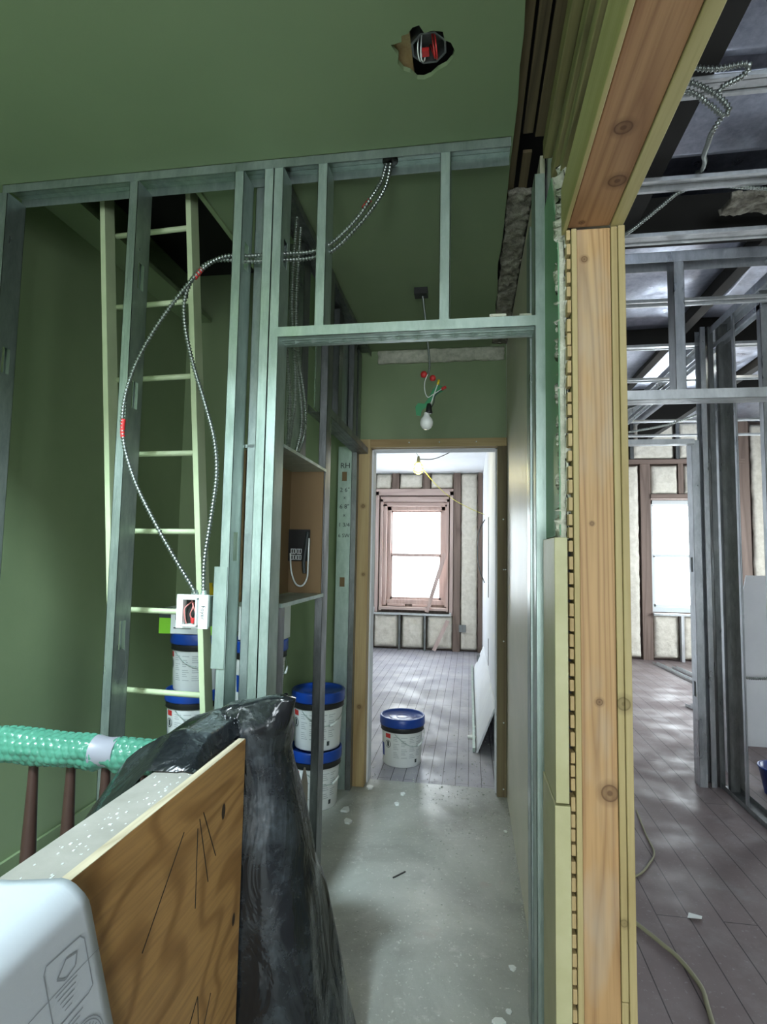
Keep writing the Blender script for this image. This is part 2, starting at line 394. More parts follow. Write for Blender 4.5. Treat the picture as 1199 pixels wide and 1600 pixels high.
vv = [Vector((x,y,HC)) for x,y in outer]; hv = [Vector((x,y,HC)) for x,y in hole]
tris = tessellate_polygon([vv, hv]); al = vv+hv
cm = MB(); k = len(al)
cm.add(al + [v+Vector((0,0,.014)) for v in al], [tuple(t_) for t_ in tris] + [tuple(i+k for i in reversed(t_)) for t_ in tris] +
   [(i,(i+1)%len(vv),k+(i+1)%len(vv),k+i) for i in range(len(vv))] + [(len(vv)+i,len(vv)+(i+1)%len(hv),k+len(vv)+(i+1)%len(hv),k+len(vv)+i) for i in range(len(hv))])
struct('ceiling', cm, M_ceil)
# joist space above the ceiling; outer panels added against sky leaks
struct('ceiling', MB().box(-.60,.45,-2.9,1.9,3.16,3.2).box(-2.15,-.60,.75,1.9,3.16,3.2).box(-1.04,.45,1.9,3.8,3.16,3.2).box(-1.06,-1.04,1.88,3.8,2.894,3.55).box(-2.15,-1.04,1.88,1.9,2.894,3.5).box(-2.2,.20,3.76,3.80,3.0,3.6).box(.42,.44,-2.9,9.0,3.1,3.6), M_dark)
# closet hatch shaft
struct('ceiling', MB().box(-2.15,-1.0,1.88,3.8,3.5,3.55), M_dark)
solo('hatch_trim_board', MB().box(-2.05,-1.86,1.92,3.69,3.14,3.17), M_wall, 'green painted board along the top of the closet wall beside the roof hatch', 'board')
struct('wall_left', MB().box(-2.15,-2.05,-2.9,3.8,0,3.5), M_wall)
struct('wall_back', MB().box(-2.05,-.75,3.7,3.8,0,3.5).box(-.75,.235,3.7,3.8,2.25,3.2), M_wall)
struct('wall_hatch_side', MB().box(-1.06,-1.04,1.9,3.7,2.87,2.894), M_wall)
struct('wall_right', MB().box(.236,.252,1.905,3.70,0,2.88), M_rwall)
struct('wall_right', MB().box(.262,.40,1.56,3.7,0,2.9).box(.235,.43,3.7,3.8,0,3.5).box(.20,.43,3.8,8.9,0,3.6), M_white)
struct('baseboard_left', MB().box(-2.05,-2.035,1.9,3.7,0,.09), M_wall)
# front side behind the camera; window openings added for fill light
struct('wall_front', MB().box(-2.05,4.8,-2.8,-2.7,0,.75).box(-2.05,4.8,-2.8,-2.7,2.45,3.6).box(-2.05,-.6,-2.8,-2.7,.75,2.45).box(.45,.95,-2.8,-2.7,.75,2.45).box(1.85,4.8,-2.8,-2.7,.75,2.45), M_wall)
struct('wall_stair_shaft', MB().box(-2.15,-2.05,-2.8,.75,3.2,4.45).box(-.70,-.60,-2.8,.75,2.894,4.45).box(-2.05,-.70,.65,.75,2.894,4.45).box(-2.05,-.70,-2.2,-2.1,2.894,4.45).box(-2.15,-.6,-.6,.75,4.4,4.45).box(-2.15,-.6,-2.8,-2.1,4.4,4.45), M_wall)
struct('wall_outer', MB().box(4.7,4.8,-2.7,5.5,0,3.6).box(4.7,4.8,7.7,9.0,0,3.6).box(4.7,4.8,5.5,7.7,0,.7).box(4.7,4.8,5.5,7.7,2.3,3.6), M_foam)  # opening added out of view to brighten the right room
struct('wall_outer', MB().box(-2.3,-2.2,3.8,5.1,0,3.0).box(-2.3,-2.2,7.6,9.0,0,3.0).box(-2.3,-2.2,5.1,6.8,0,3.0).box(-2.3,-2.2,6.8,7.6,0,1.25).box(-2.3,-2.2,6.8,7.6,1.95,3.0), M_white)  # small opening added out of view to brighten the far room
struct('ceiling', MB().box(-2.3,.2,3.8,9.0,2.80,2.84), M_white)
struct('ceiling', MB().box(.43,4.8,-2.8,9.0,3.56,3.6), M_deck)
# hall wall above the cased opening: black backing paints the cavity shade above header
solo('lintel_backing', MB().box(.27,.42,-2.6,1.56,2.62,3.1), M_dark, 'black backing painting the cavity shade above the wood framed opening', 'timber')

# window wall
def wallwin(x0, x1, holes, z1):
    mb = MB(); xs = [x0]
    for (a,b,c,d) in holes:
        mb.box(xs[-1], a, 8.98, 9.16, 0, z1); mb.box(a, b, 8.98, 9.16, 0, c); mb.box(a, b, 8.98, 9.16, d, z1); xs.append(b)
    mb.box(xs[-1], x1, 8.98, 9.16, 0, z1); return mb
struct('wall_window_side', wallwin(-2.3, 4.8, [(-1.33,-.39,.70,2.27),(2.69,3.56,.70,2.38)], 3.6), M_brown)

def window(n, x0, x1, z0, z1, mat, casing):
    w = struct('window_%d' % n, MB().box(x0,x0+.06,9.0,9.1,z0,z1).box(x1-.06,x1,9.0,9.1,z0,z1).box(x0,x1,9.0,9.1,z1-.06,z1).box(x0,x1,8.97,9.1,z0,z0+.07), mat)
    zm = (z0+z1)/2
    struct('sash', MB().box(x0+.05,x1-.05,9.02,9.05,zm-.025,zm+.025).box(x0+.05,x0+.09,9.02,9.05,z0+.06,zm).box(x1-.09,x1-.05,9.02,9.05,z0+.06,zm).box(x0+.05,x1-.05,9.02,9.05,z0+.06,z0+.11)
        .box(x0+.05,x0+.08,9.05,9.08,zm,z1-.05).box(x1-.08,x1-.05,9.05,9.08,zm,z1-.05).box(x0+.05,x1-.05,9.05,9.08,z1-.09,z1-.05), mat, w)
    struct('pane', MB().box(x0+.05,x1-.05,9.06,9.064,z0+.06,z1-.05), M_glass, w)
    return w
window(1, -1.33, -.39, .70, 2.27, M_pinkw, True)
window(2, 2.69, 3.56, .70, 2.38, M_vinyl, False)
# casings / rough framing round the far windows
def bar(name, x0,x1,y0,y1,z0,z1, mat, label, cat, group=None): return solo(name, MB().box(x0,x1,y0,y1,z0,z1), mat, label, cat, group)
c1 = root('window_casing', (-.87,8.9,.6), 'reddish brown timber casing around the bright far room window', 'casing')
part('side_jamb', MB().box(-1.50,-1.45,8.84,8.98,.55,2.5).box(-1.43,-1.39,8.88,8.98,.6,2.38).box(-1.39,-1.33,8.93,8.98,.68,2.3), M_pinkw, c1)
part('side_jamb', MB().box(-.31,-.26,8.84,8.98,.55,2.5).box(-.36,-.33,8.88,8.98,.6,2.38).box(-.39,-.36,8.93,8.98,.68,2.3), M_pinkw, c1)
part('head', MB().box(-1.50,-.26,8.84,8.98,2.44,2.54).box(-1.43,-.33,8.88,8.98,2.34,2.42).box(-1.39,-.36,8.93,8.98,2.27,2.33), M_pinkx, c1)
part('stool', MB().box(-1.43,-.33,8.84,8.98,.62,.66).box(-1.30,-1.02,8.92,8.98,.67,.70).box(-.9,-.6,8.92,8.98,.67,.70), M_pinkx, c1)
solo('sill_track', MB().box(-1.50,-.28,8.80,8.90,.545,.575).box(-1.52,-1.49,8.80,8.88,.57,.66).box(-.31,-.28,8.80,8.88,.57,.60), M_steelp, 'pale metal sill track under the far room window', 'metal track')
G_ft = 'dark timbers of the far room window wall'
for x0,x1,z0,z1,lb in ((-1.60,-1.52,0,2.8,'dark timber stud left of the far room window'),(-.255,-.145,0,2.8,'dark timber stud right of the far room window'),(-1.24,-1.13,2.54,2.8,'short dark timber over the far window, left one'),(-.74,-.63,2.54,2.8,'short dark timber over the far window, right one'),(.13,.195,0,2.8,'thin dark timber in the right corner of the far room')):
    bar('timber_stud', x0,x1,8.86,8.98,z0,z1, M_brown, lb, 'stud', G_ft)
for x,lb in ((-1.10,'left metal stud below the far window sill'),(-.70,'right metal stud below the far window sill')):
    bar('metal_stud', x,x+.03,8.80,8.88,0,.545, M_steeld, lb, 'stud', 'short studs under the far window')

def foam(x0,x1,z0,z1,y=8.86, seed=0, label='', group=None):
    nx = max(4,int((x1-x0)/.035)); nz = max(4,int((z1-z0)/.035))
    def fn(u, v):
        x = x0+(x1-x0)*u; z = z0+(z1-z0)*v
        e = min(u*(x1-x0), (1-u)*(x1-x0), v*(z1-z0), (1-v)*(z1-z0))
        d = .02*noise.noise(Vector((x*5+seed, z*5, 1))) + .012*noise.noise(Vector((x*14, z*14, seed)))
        k_ = min(1, e/.012)
        jx = .012*noise.noise(Vector((z*9, seed, 0))) if 0<v<1 else 0
        return (x + jx*(1-k_), y + .035*(1-k_) - d*k_, z)
    mb = MB(); mb.grid(fn, nx, nz, .04)
    # normals: keep thickness behind the face
    return solo('foam_insulation', mb, M_foam, label, 'insulation', group)
GF = 'sprayed foam bays in the window wall'
for i,(a,b,c_,d_,lb) in enumerate([(-1.51,-1.25,2.55,2.79,'small foam bay above the far window at its left'),(-1.12,-.75,2.55,2.79,'middle foam bay above the far window'),(-.62,-.26,2.55,2.79,'small foam bay above the far window at its right'),
    (-.14,.125,.03,2.79,'tall cream foam panel right of the far room window'),(-1.50,-1.11,.03,.54,'bumpy foam bay below the far window, left'),(-1.06,-.71,.03,.54,'bumpy foam bay below the far window, middle'),(-.66,-.26,.03,.54,'bumpy foam bay below the far window with brown stick, right'),
    (.45,2.52,.03,2.9,'large cream foam area left of the right room window'),(2.70,3.08,2.47,2.90,'foam bay above the right room window, left'),(3.17,3.9,2.47,2.90,'foam bay above the right room window, right'),
    (.45,2.38,3.0,3.55,'upper foam area above the metal opening at far left'),(2.44,2.66+.38,3.0,3.55,'upper foam bay over the right room window, left'),(3.10,3.86,3.0,3.55,'upper foam bay over the right room window, right'),
    (2.70,3.05,.03,.66,'foam bay below the right room window, left'),(3.11,3.6,.03,.66,'foam bay below the right room window, right'),(4.10,4.65,.03,3.5,'foam strip beyond the right room window at the corner')]):
    foam(a,b,c_,d_,8.86,i*3.7,lb,GF)
for x0,x1,z0,z1,lb in ((2.55,2.69,0,2.95,'rough dark timber post left of the right room window'),(3.09,3.16,2.47,2.95,'short dark timber above the right room window'),(3.93,4.07,0,3.55,'dark brown timber post right of the right room window')):
    bar('timber_stud', x0,x1,8.87,8.98,z0,z1, M_brown, lb, 'stud', 'dark timbers of the right room window wall')
bar('timber_beam', .45,4.0,8.84,8.98,2.92,2.985, M_brownx, 'dark timber band above the right room window bays', 'beam')
bar('timber_lintel', 2.69,3.93,8.85,8.98,2.39,2.46, M_brownx, 'reddish lintel right on top of the right room window', 'lintel')
bar('sill_track', 2.69,3.6,8.80,8.90,.66,.69, M_steelp, 'pale metal sill track under the right room window', 'metal track')
bar('metal_stud', 3.06,3.10,8.80,8.88,0,.66, M_steelp, 'short metal stud below the right room window', 'stud')
for x,lb in ((2.40,'thin metal stud in the upper foam, left'),(3.05,'thin metal stud in the upper foam, right')):
    bar('metal_stud', x,x+.05,8.82,8.88,2.99,3.55, M_steeld, lb, 'stud', 'thin studs in the upper foam')

# ------------------------------------------------------------------ steel framing
T = .0016
def stud_mesh(x, y, z0, z1, w=.034, d=.092, web='R', holes=(), rot=0):
    """C stud; front face at y, spans x..x+w; web on its right or left side"""
    mb = MB()
    X0, X1 = 0, w
    wx = (X1-T, X1) if web == 'R' else (X0, X0+T)
    zz = z0
    for h in sorted(holes):
        mb.box(*wx, 0, d, zz, h-.05); mb.box(*wx, 0, d/2-.018, h-.05, h+.05); mb.box(*wx, d/2+.018, d, h-.05, h+.05); zz = h+.05
    mb.box(*wx, 0, d, zz, z1)
    mb.box(X0, X1, 0, T, z0, z1); mb.box(X0, X1, d-T, d, z0, z1)
    lx = (X0, X0+T) if web == 'R' else (X1-T, X1)
    mb.box(*lx, 0, .008, z0, z1); mb.box(*lx, d-.008, d, z0, z1)
    # pressed ribs on the face
    mb.box(w*.3, w*.36, -.0006, 0, z0, z1); mb.box(w*.64, w*.7, -.0006, 0, z0, z1)
    c_, s_ = math.cos(rot), math.sin(rot)
    mb.v = [(x + a*c_ - b*s_, y + a*s_ + b*c_, z) for a,b,z in mb.v]
    return mb
def stud(x, y, z0, z1, label, group, mat=None, **k):
    return solo('metal_stud', stud_mesh(x,y,z0,z1,**k), mat or M_steel, label, 'metal stud', group)
def track(p0, p1, w, lip, down, label, group=None, mat=None, bumps=False, name='metal_track'):
    """U track from p0 to p1 (its web line), lips pointing down or up"""
    p0, p1 = Vector(p0), Vector(p1); d = (p1-p0).normalized(); s_ = d.cross(Vector((0,0,1))).normalized(); L = (p1-p0).length
    mb = MB(); c = (p0+p1)/2; dz = -1 if down else 1
    mb.obox(c+Vector((0,0,dz*T/2)), d*L/2, s_*w/2, Vector((0,0,T/2)))
    for q in (-1,1):
        mb.obox(c+s_*q*(w/2-T/2)+Vector((0,0,dz*lip/2)), d*L/2, s_*T/2, Vector((0,0,lip/2)))
    for q in (-.22,0,.22):
        mb.obox(c+s_*q*w+Vector((0,0,dz*(T+.0005)-(0 if down else 2*T+.0005))), d*L/2, s_*.0015, Vector((0,0,.0006)))
    if bumps:
        for i in range(int(L/.062)):
            b = p0 + d*(.05+i*.062); z = Vector((0,0,-.009 if not down else .009)); 
            a_, b_ = d*.022, s_*.013
            mb.add([b-a_, b-b_, b+a_, b+b_, b+z], [(0,1,4),(1,2,4),(2,3,4),(3,0,4)])
    return solo(name, mb, mat or M_steelf, label, 'metal track', group)
YF = 1.80
GS = 'steel studs of the hall partition'
track((-1.79,YF+.046,HC-.001),(.13,YF+.046,HC-.001),.094,.033,True,'long galvanized ceiling track above all the hall studs',None,M_steel)
stud(-1.815,YF+.001,0,2.85,'leftmost steel stud at the edge of the frame by the green wall',GS,holes=(2.2,1.4,.6),w=.045)
stud(-1.255,YF+.001,0,2.85,'tall steel stud left of the cable loop with slotted web',GS,holes=(2.5,2.05,1.18,.48))
stud(-.842,YF+.001,0,2.85,'steel stud carrying the white junction box bracket',GS,holes=(2.55,1.5,.6),mat=M_steelf)
stud(-.730,YF+.001,0,2.85,'left half of the doubled steel stud beside the door opening',GS,holes=(2.55,1.5,.6),mat=M_steelf)
stud(-.694,YF+.001,0,2.85,'right half of the doubled steel stud beside the door opening',GS,holes=(2.55,),mat=M_steelf)
stud(-.533,YF+.001,2.25,2.85,'short steel stud over the door header, the left one',GS,mat=M_steelf)
stud(-.105,YF+.001,2.25,2.85,'short steel stud over the door header, the right one',GS,mat=M_steelf)
stud(.205,YF-.001,0,2.74,'steel jamb stud right of the hall doorway',GS,web='L',mat=M_steelf)
stud(.198,YF+.10,0,2.62,'rear steel stud hidden behind the right jamb stud',GS,web='L',mat=M_steel, w=.03)
stud(-.80,YF+.10,0,2.85,'steel corner stud set back behind the junction box stud',GS,w=.09,d=.034,web='L',mat=M_steel)
track((-.662,YF+.046,2.225),(.206,YF+.046,2.225),.096,.036,False,'galvanized door header track with pressed diamond bumps',None,M_steelf,True,'door_header')
# screws
# bracket strip on the box stud
br = MB().box(-.858,-.812,YF-.004,YF-.001,1.09,1.43); 
solo('bracket_plate', br, M_steelf, 'pale metal bracket strip screwed to the stud right of the junction box', 'bracket')
for b_,lb in (((.06,.115,YF-.002,YF+.04,2.262,2.272),'pale plaster crumb lying on the door header, the longer one'),((.155,.195,YF-.002,YF+.04,2.262,2.269),'pale plaster crumb at the right end of the door header')):
    solo('plaster_crumb', MB().box(*b_), M_plasterl, lb, 'plaster crumb', None, .003)

# left side frame of the hall (closet side wall), in the plane x about -0.72
GL = 'studs of the closet side wall along the hall'
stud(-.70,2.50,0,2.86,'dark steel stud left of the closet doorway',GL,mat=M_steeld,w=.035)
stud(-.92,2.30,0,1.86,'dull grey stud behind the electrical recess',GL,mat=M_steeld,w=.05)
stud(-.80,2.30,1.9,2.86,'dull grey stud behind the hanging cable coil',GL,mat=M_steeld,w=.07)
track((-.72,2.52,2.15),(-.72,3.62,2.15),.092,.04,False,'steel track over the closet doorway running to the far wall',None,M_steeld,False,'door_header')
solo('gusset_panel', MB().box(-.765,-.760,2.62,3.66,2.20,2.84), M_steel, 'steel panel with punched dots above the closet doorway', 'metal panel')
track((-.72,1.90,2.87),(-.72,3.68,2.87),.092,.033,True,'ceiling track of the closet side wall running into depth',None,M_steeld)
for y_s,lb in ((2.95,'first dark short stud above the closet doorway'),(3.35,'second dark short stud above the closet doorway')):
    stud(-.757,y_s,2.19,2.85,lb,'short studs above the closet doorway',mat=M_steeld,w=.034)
js = root('metal_stud', (-.80,3.56,0), 'steel jamb stud by the far door with handwritten door size', 'metal stud')
part('stud_body', stud_mesh(-.862,3.56,0,2.19,w=.092,d=.034,web='L'), M_steelf, js)
part('stud_flange', MB().box(-.768,-.735,3.555,3.65,0,2.84), M_steeld, js)
def zt(z, x=-.812, y=3.555): return Matrix.Translation((x,y,z)) @ Matrix.Rotation(PI/2,4,'X')
for txt, z, s_ in (('RH',2.06,.075),('2 6"',1.90,.06),('x',1.85,.045),('6 8"',1.79,.06),('x',1.735,.045),('1 3/4',1.67,.055),('6 SW',1.60,.05)):
    part('handwriting', MB().text(txt, s_*.68, zt(z), .0004), M_blackp, js, 'black marker writing')
for z in (1.99,1.30): part('tape_patch', MB().box(-.832,-.800,3.553,3.556,z-.03,z+.03), M_card, js, 'brown tape patch')
# electrical recess
rc = root('electrical_recess', (-.76,2.20,1.28), 'boxed wall recess with brown board and electrical outlets beside the hall', 'utility box')
part('bottom_shelf', MB().box(-.82,-.66,1.93,2.50,1.285,1.30), M_steelf, rc)
part('top_shelf', MB().obox((-.74,2.20,1.865),(.08,0,0),(0,.30,0),(0,0,.006)), M_steelf, rc)
part('back_board', MB().box(-.835,-.825,1.95,2.62,1.30,1.86), M_card, rc)
part('end_board', MB().box(-.83,-.67,2.485,2.495,1.30,1.86), M_card, rc)
part('device_plate', MB().box(-.829,-.725,2.475,2.485,1.445,1.59), M_black, rc)
for i in range(2):
    for j in range(2):
        x0 = -.812+i*.027; z0 = 1.450+j*.028
        part('outlet', MB().box(x0,x0+.024,2.470,2.474,z0,z0+.004).box(x0,x0+.024,2.470,2.474,z0+.02,z0+.024).box(x0,x0+.003,2.470,2.474,z0,z0+.024).box(x0+.021,x0+.024,2.470,2.474,z0,z0+.024).box(x0+.010,x0+.014,2.470,2.474,z0,z0+.024), M_whitep, rc)
part('wire', MB().tube(spline([(-.81,2.46,1.48),(-.80,2.45,1.40),(-.775,2.44,1.345),(-.745,2.44,1.335),(-.725,2.45,1.37),(-.722,2.45,1.44),(-.72,2.45,1.55)],8),.004,6), M_whitep, rc, 'white loose wire')
part('wire', MB().tube(spline([(-.73,2.46,1.58),(-.735,2.45,1.50),(-.742,2.45,1.44),(-.738,2.45,1.39)],8),.009,6), M_blackp, rc, 'dark cable')
solo('sheet_metal_panel', MB().box(-.80,-.795,1.99,2.36,.45,1.27), M_steeld, 'dull grey metal panel standing below the electrical recess', 'metal panel')
solo('cardboard_offcut', MB().prism([(2.02,.0),(2.34,.0),(2.34,.52),(2.30,.60),(2.27,.56),(2.22,.50),(2.17,.62),(2.10,.70),(2.04,.66)],-.672,-.664,'yz'), M_torn, 'torn grey tan board pieces standing behind the black plastic', 'board')
# far door lining
dl = root('door_lining', (-.26,3.69,0), 'raw pine door lining around the opening to the far room', 'door frame')
part('left_jamb', MB().box(-.745,-.66,3.62,3.80,0,2.25), M_jamb, dl, bev=.003)
M_jambx = wood('pine_head_lining', (.40,.30,.14), (.48,.36,.19), (.26,.15,.06), 'x', 1.)
M_jambd = wood('dark_jamb', (.18,.14,.07), (.25,.20,.11), (.10,.07,.04), 'z', 1.)  # darker tone of the lining wood, for the right jamb
part('right_jamb', MB().box(.175,.234,3.64,3.80,0,2.25), M_jambd, dl, bev=.003)
part('head', MB().box(-.745,.234,3.63,3.80,2.195,2.25), M_jambx, dl, bev=.003)
part('metal_bead', MB().box(-.66,-.648,3.70,3.81,0,2.195).box(.166,.175,3.70,3.81,0,2.195).box(-.66,.175,3.70,3.81,2.188,2.195), M_white, dl, 'white plaster bead')
for x,z,f_ in ((.22,2.22,1),(.04,2.225,1),(-.20,2.225,1),(-.40,2.225,1),(-.72,2.22,1),(.212,1.72,1),(.215,1.40,1),(.227,1.40,1),(.215,.95,1),(.215,.45,1),(.215,.05,1)):
    part('screw', MB().lathe([(0,0),(.005,0),(.004,.003),(0,.003)], (x,3.638 if x>.17 else 3.628,z), 8, True, Matrix.Rotation(PI/2,3,'X')), M_whitep, dl, 'small white screw head')
# plaster scar above the door
def scar(u, v):
    x = -.63+.85*u; z = 2.79+.088*v; 
    e = min(u,1-u,v,1-v); d = .018*min(1,e/.08)*(.6+.9*noise.noise(Vector((x*11,z*16,2))))
    return (x+.01*noise.noise(Vector((z*40,1,u))), 3.699-max(d,-.002), z+.008*noise.noise(Vector((x*14,5,v))))
solo('plaster_scar', MB().grid(scar, 60, 10, -.006), M_plasterl, 'rough broken plaster strip on the green wall above the far door', 'plaster patch')
# baseboard crack debris right wall lower opening
solo('wall_slot', MB().box(.2345,.2365,2.10,2.24,.22,.84), M_card, 'narrow slot showing brown board cut in the lower right hall wall', 'wall opening')

# ------------------------------------------------------------------ torn ceiling strip: old lath, plates
GLa = 'old lath boards exposed in the torn ceiling'
for i,(x0,x1,y0,y1,lb) in enumerate(((.12,.163,-.4,2.25,'old brown ceiling lath nearest the green ceiling edge'),(.172,.205,-.4,1.84,'second old ceiling lath, its end broken off'),(.180,.212,1.93,2.5,'short old ceiling lath beyond the broken gap'),(.214,.25,-.4,1.86,'third old ceiling lath near the timber plates'))):
    o = solo('lath_board', MB().box(x0,x1,y0,y1,2.915,2.927), M_old, lb, 'lath', GLa, .002)
def strip(u, v):
    y = 2.12+1.56*v; w = .10; x = .142+ w*u + .01*noise.noise(Vector((y*9,u*2,0)))
    if u > .9: x = min(x+.02, .236)
    d = .012*noise.noise(Vector((x*30,y*22,0)))+.008*noise.noise(Vector((x*70,y*60,4)))
    return (x, y, 2.893+d)
solo('plaster_strip', MB().grid(strip, 12, 110, -.02), M_plaster, 'rough brown broken plaster strip where the ceiling meets the right wall', 'plaster patch')
GP = 'timber plates above the wood framed opening'
for x0,x1,z0,z1,y1,mt,lb in ((.232,.262,2.79,2.85,1.80,M_oliveY,'uppermost olive timber plate beside the torn ceiling'),(.262,.29,2.69,2.80,1.6,M_old,'dark old plank between the upper timber plates'),(.240,.262,2.635,2.685,1.68,M_oliveY,'thin olive timber strip above the header, upper'),(.246,.27,2.56,2.60,1.60,M_oliveY,'thin olive timber strip above the header, lower')):
    solo('timber_plate', MB().box(x0,x1,-2.6,y1,z0,z1), mt, lb, 'timber', GP, .003)

# wood framed opening: header beam and post (end of the wall)
hd = root('header_beam', (.32,.0,2.37), 'long fir header beam overhead running from the post toward the viewer', 'beam')
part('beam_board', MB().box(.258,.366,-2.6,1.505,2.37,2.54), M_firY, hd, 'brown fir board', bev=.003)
part('side_board', MB().box(.2455,.2565,-2.6,1.53,2.365,2.50), M_pineY, hd, 'pale green lit side board', bev=.002)
part('edge_board', MB().box(.3675,.40,-2.6,1.505,2.366,2.54), M_pineY, hd, 'yellow pine edge board', bev=.002)
ps = root('wood_post', (.33,1.5,0), 'thick pine and fir post standing between hall and right room', 'post')
part('wide_board', MB().box(.281,.3665,1.502,1.56,0,2.364), M_fir, ps, 'wide brown fir board with knots', bev=.002)
part('narrow_board', MB().box(.266,.280,1.495,1.56,0,2.364), M_pine, ps, 'narrow pine board', bev=.002)
part('pine_board', MB().box(.3675,.3835,1.497,1.56,.42,2.364).box(.3675,.3835,1.499,1.56,0,.417), M_pine, ps, bev=.002)
part('pine_board', MB().box(.3845,.402,1.493,1.56,0,2.364), M_pine, ps, 'outer yellow pine board', bev=.002)
# lath and plaster ends
GLe = 'sawn lath ends up the post'
k = 0
laths = []
z = .02; rnd = random.Random(3)
le_root = None
while z < 2.36:
    h = .030+rnd.uniform(-.004,.006); dx = rnd.uniform(-.002,.002)
    mb = MB().box(.254,.2645,1.500+rnd.uniform(-.004,.004),1.56,z,z+h)
    laths.append(mb); z += h+.007+rnd.uniform(-.003,.008)
lw = root('lath_wall_edge', (.258,1.52,0), 'sawn edge of the old lath and plaster wall along the post', 'wall edge')
for mb in laths: part('lath_end', mb, M_jamb, lw, bev=.0015)
def pl(u, v):
    z = 1.53+ (2.58-1.53)*v; x = .2515+.009*u + .0025*noise.noise(Vector((z*24,u,0)))
    y = 1.528 + .008*noise.noise(Vector((z*20,u*3,7))) + .008*noise.noise(Vector((z*60,u*3,1)))
    return (x, y, z)
part('plaster_edge', MB().grid(pl, 4, 200, .03), M_plasterl, lw, 'crumbling pale plaster edge')
part('backing', MB().box(.252,.262,1.53,1.56,0,2.62), M_dark, lw, 'black strip painting the shade between the laths')  # near-black strip stands for the shade behind the lath ends
dp = []
for i in range(41):
    z = 1.54 + (2.62-1.54)*i/40; y = 1.535 + .012*noise.noise(Vector((z*5,3,0))) + .006*noise.noise(Vector((z*23,3,0))) + (.12*max(0,(z-2.28)/.34)**1.5)
    dp.append((y, z))
poly = [(1.87,1.54)] + dp + [(1.87,2.62)]
dwr = root('drywall_sheet', (.24,1.7,1.54), 'green painted upper drywall piece with ragged edge behind the steel jamb', 'drywall')
part('gypsum_core', MB().prism([(y-.004 if i_ not in (0,42) else y, z) for i_,(y,z) in enumerate(poly)], .2395, .2515, 'yz'), M_plasterl, dwr, 'pale gypsum core edge')
part('painted_face', MB().prism(poly, .2365, .2395, 'yz'), M_wallB, dwr)
# 'green painted upper drywall piece with ragged edge behind the steel jamb', 'drywall')
lb_ = MB().prism([(1.492,0),(1.492,.83),(1.70,.83),(1.70,0)], .226,.2505,'yz')
solo('wall_plank', MB().box(.217,.250,1.497,1.72,.868,1.533), paint('pale_olive_board',(.40,.38,.20),(.47,.45,.26),.5,5), 'pale olive wall board edge below the green drywall, upper length', 'board', 'pale boards beside the post', .002)
solo('wall_plank', MB().box(.2135,.252,1.492,1.72,.0,.864), bpy.data.materials['pale_olive_board'], 'pale olive wall board edge reaching down to the floor, lower length', 'board', 'pale boards beside the post', .002)

# ------------------------------------------------------------------ ladder
GLd = None
ld = root('ladder', (-1.25,2.02,0), 'pale green painted ladder standing in the closet under the roof hatch', 'ladder')
def lx(z, side): # leaning sideways
    return (-1.50 + (3.0-z)*.066 if side == 0 else -1.125 + (3.0-z)*.066)
for s_ in (0,1):
    a = Vector((lx(0,s_),2.06,0)); b = Vector((lx(3.1,s_),2.0,3.1))
    part('rail', MB().obox((a+b)/2, Vector((.011,0,0)), Vector((0,.033,0)), (b-a)/2), M_ladder, ld, bev=.002)
for i in range(9):
    z = .305+i*.31
    part('rung', MB().rod((lx(z,0)+.01,2.05,z+.012),(lx(z,1)-.01,2.03,z+.012),.011,10), M_ladder, ld)

# ------------------------------------------------------------------ railing
yr = 1.5
def railfn(u, v):
    x = -2.0 + 1.22*u; q = 2*PI*v
    R_ = .043 + .011*noise.noise(Vector((x*5,0,1))) + .007*noise.noise(Vector((x*13,math.cos(q)*1.6,math.sin(q)*1.6)))
    if abs(x+1.015) < .03: R_ -= .009*(1-(abs(x+1.015)/.03)**2)
    # bubbles on hex grid
    px = x/.024; row = round(q*.045/.02025); off = .5 if row % 2 else 0
    d = math.hypot((px-off-round(px-off))*.024, q*.045-row*.02025)
    if abs(x+1.015) > .035: R_ += .0026*max(0,1-(d/.0092)**2)**.4 if d < .0092 else 0
    return (x, yr + R_*math.cos(q), .912 - .012*u + R_*1.06*math.sin(q))
hr = root('stair_railing', (-1.3,yr,0), 'stair handrail wrapped in green bubble wrap on dark balusters', 'railing')
part('handrail', MB().rod((-2.0,yr,.90),(-.70,yr,.90),.026,12), M_balu, hr)
part('bubble_wrap', MB().grid(railfn, 560, 100), M_bub, hr, 'green bubble wrap sleeve')
part('tape_band', MB().tube([(-1.052,yr,.906),(-1.04,yr,.906),(-1.015,yr,.906),(-.99,yr,.906),(-.978,yr,.906)], .042, 24, lambda i:(.046,.0425,.040,.0425,.046)[i], False), M_lilac, hr, 'silver grey tape band')
for x in (-1.86,-1.68,-1.46,-1.25,-1.13,-1.02,-.905):
    part('baluster', MB().lathe([(.012,.87),(.013,.84),(.016,.74),(.021,.60),(.023,.45),(.018,.32),(.013,.27),(.02,.24),(.014,.21),(.022,.16),(.022,0),(0,0)], (x,yr,0), 16), M_balu, hr)

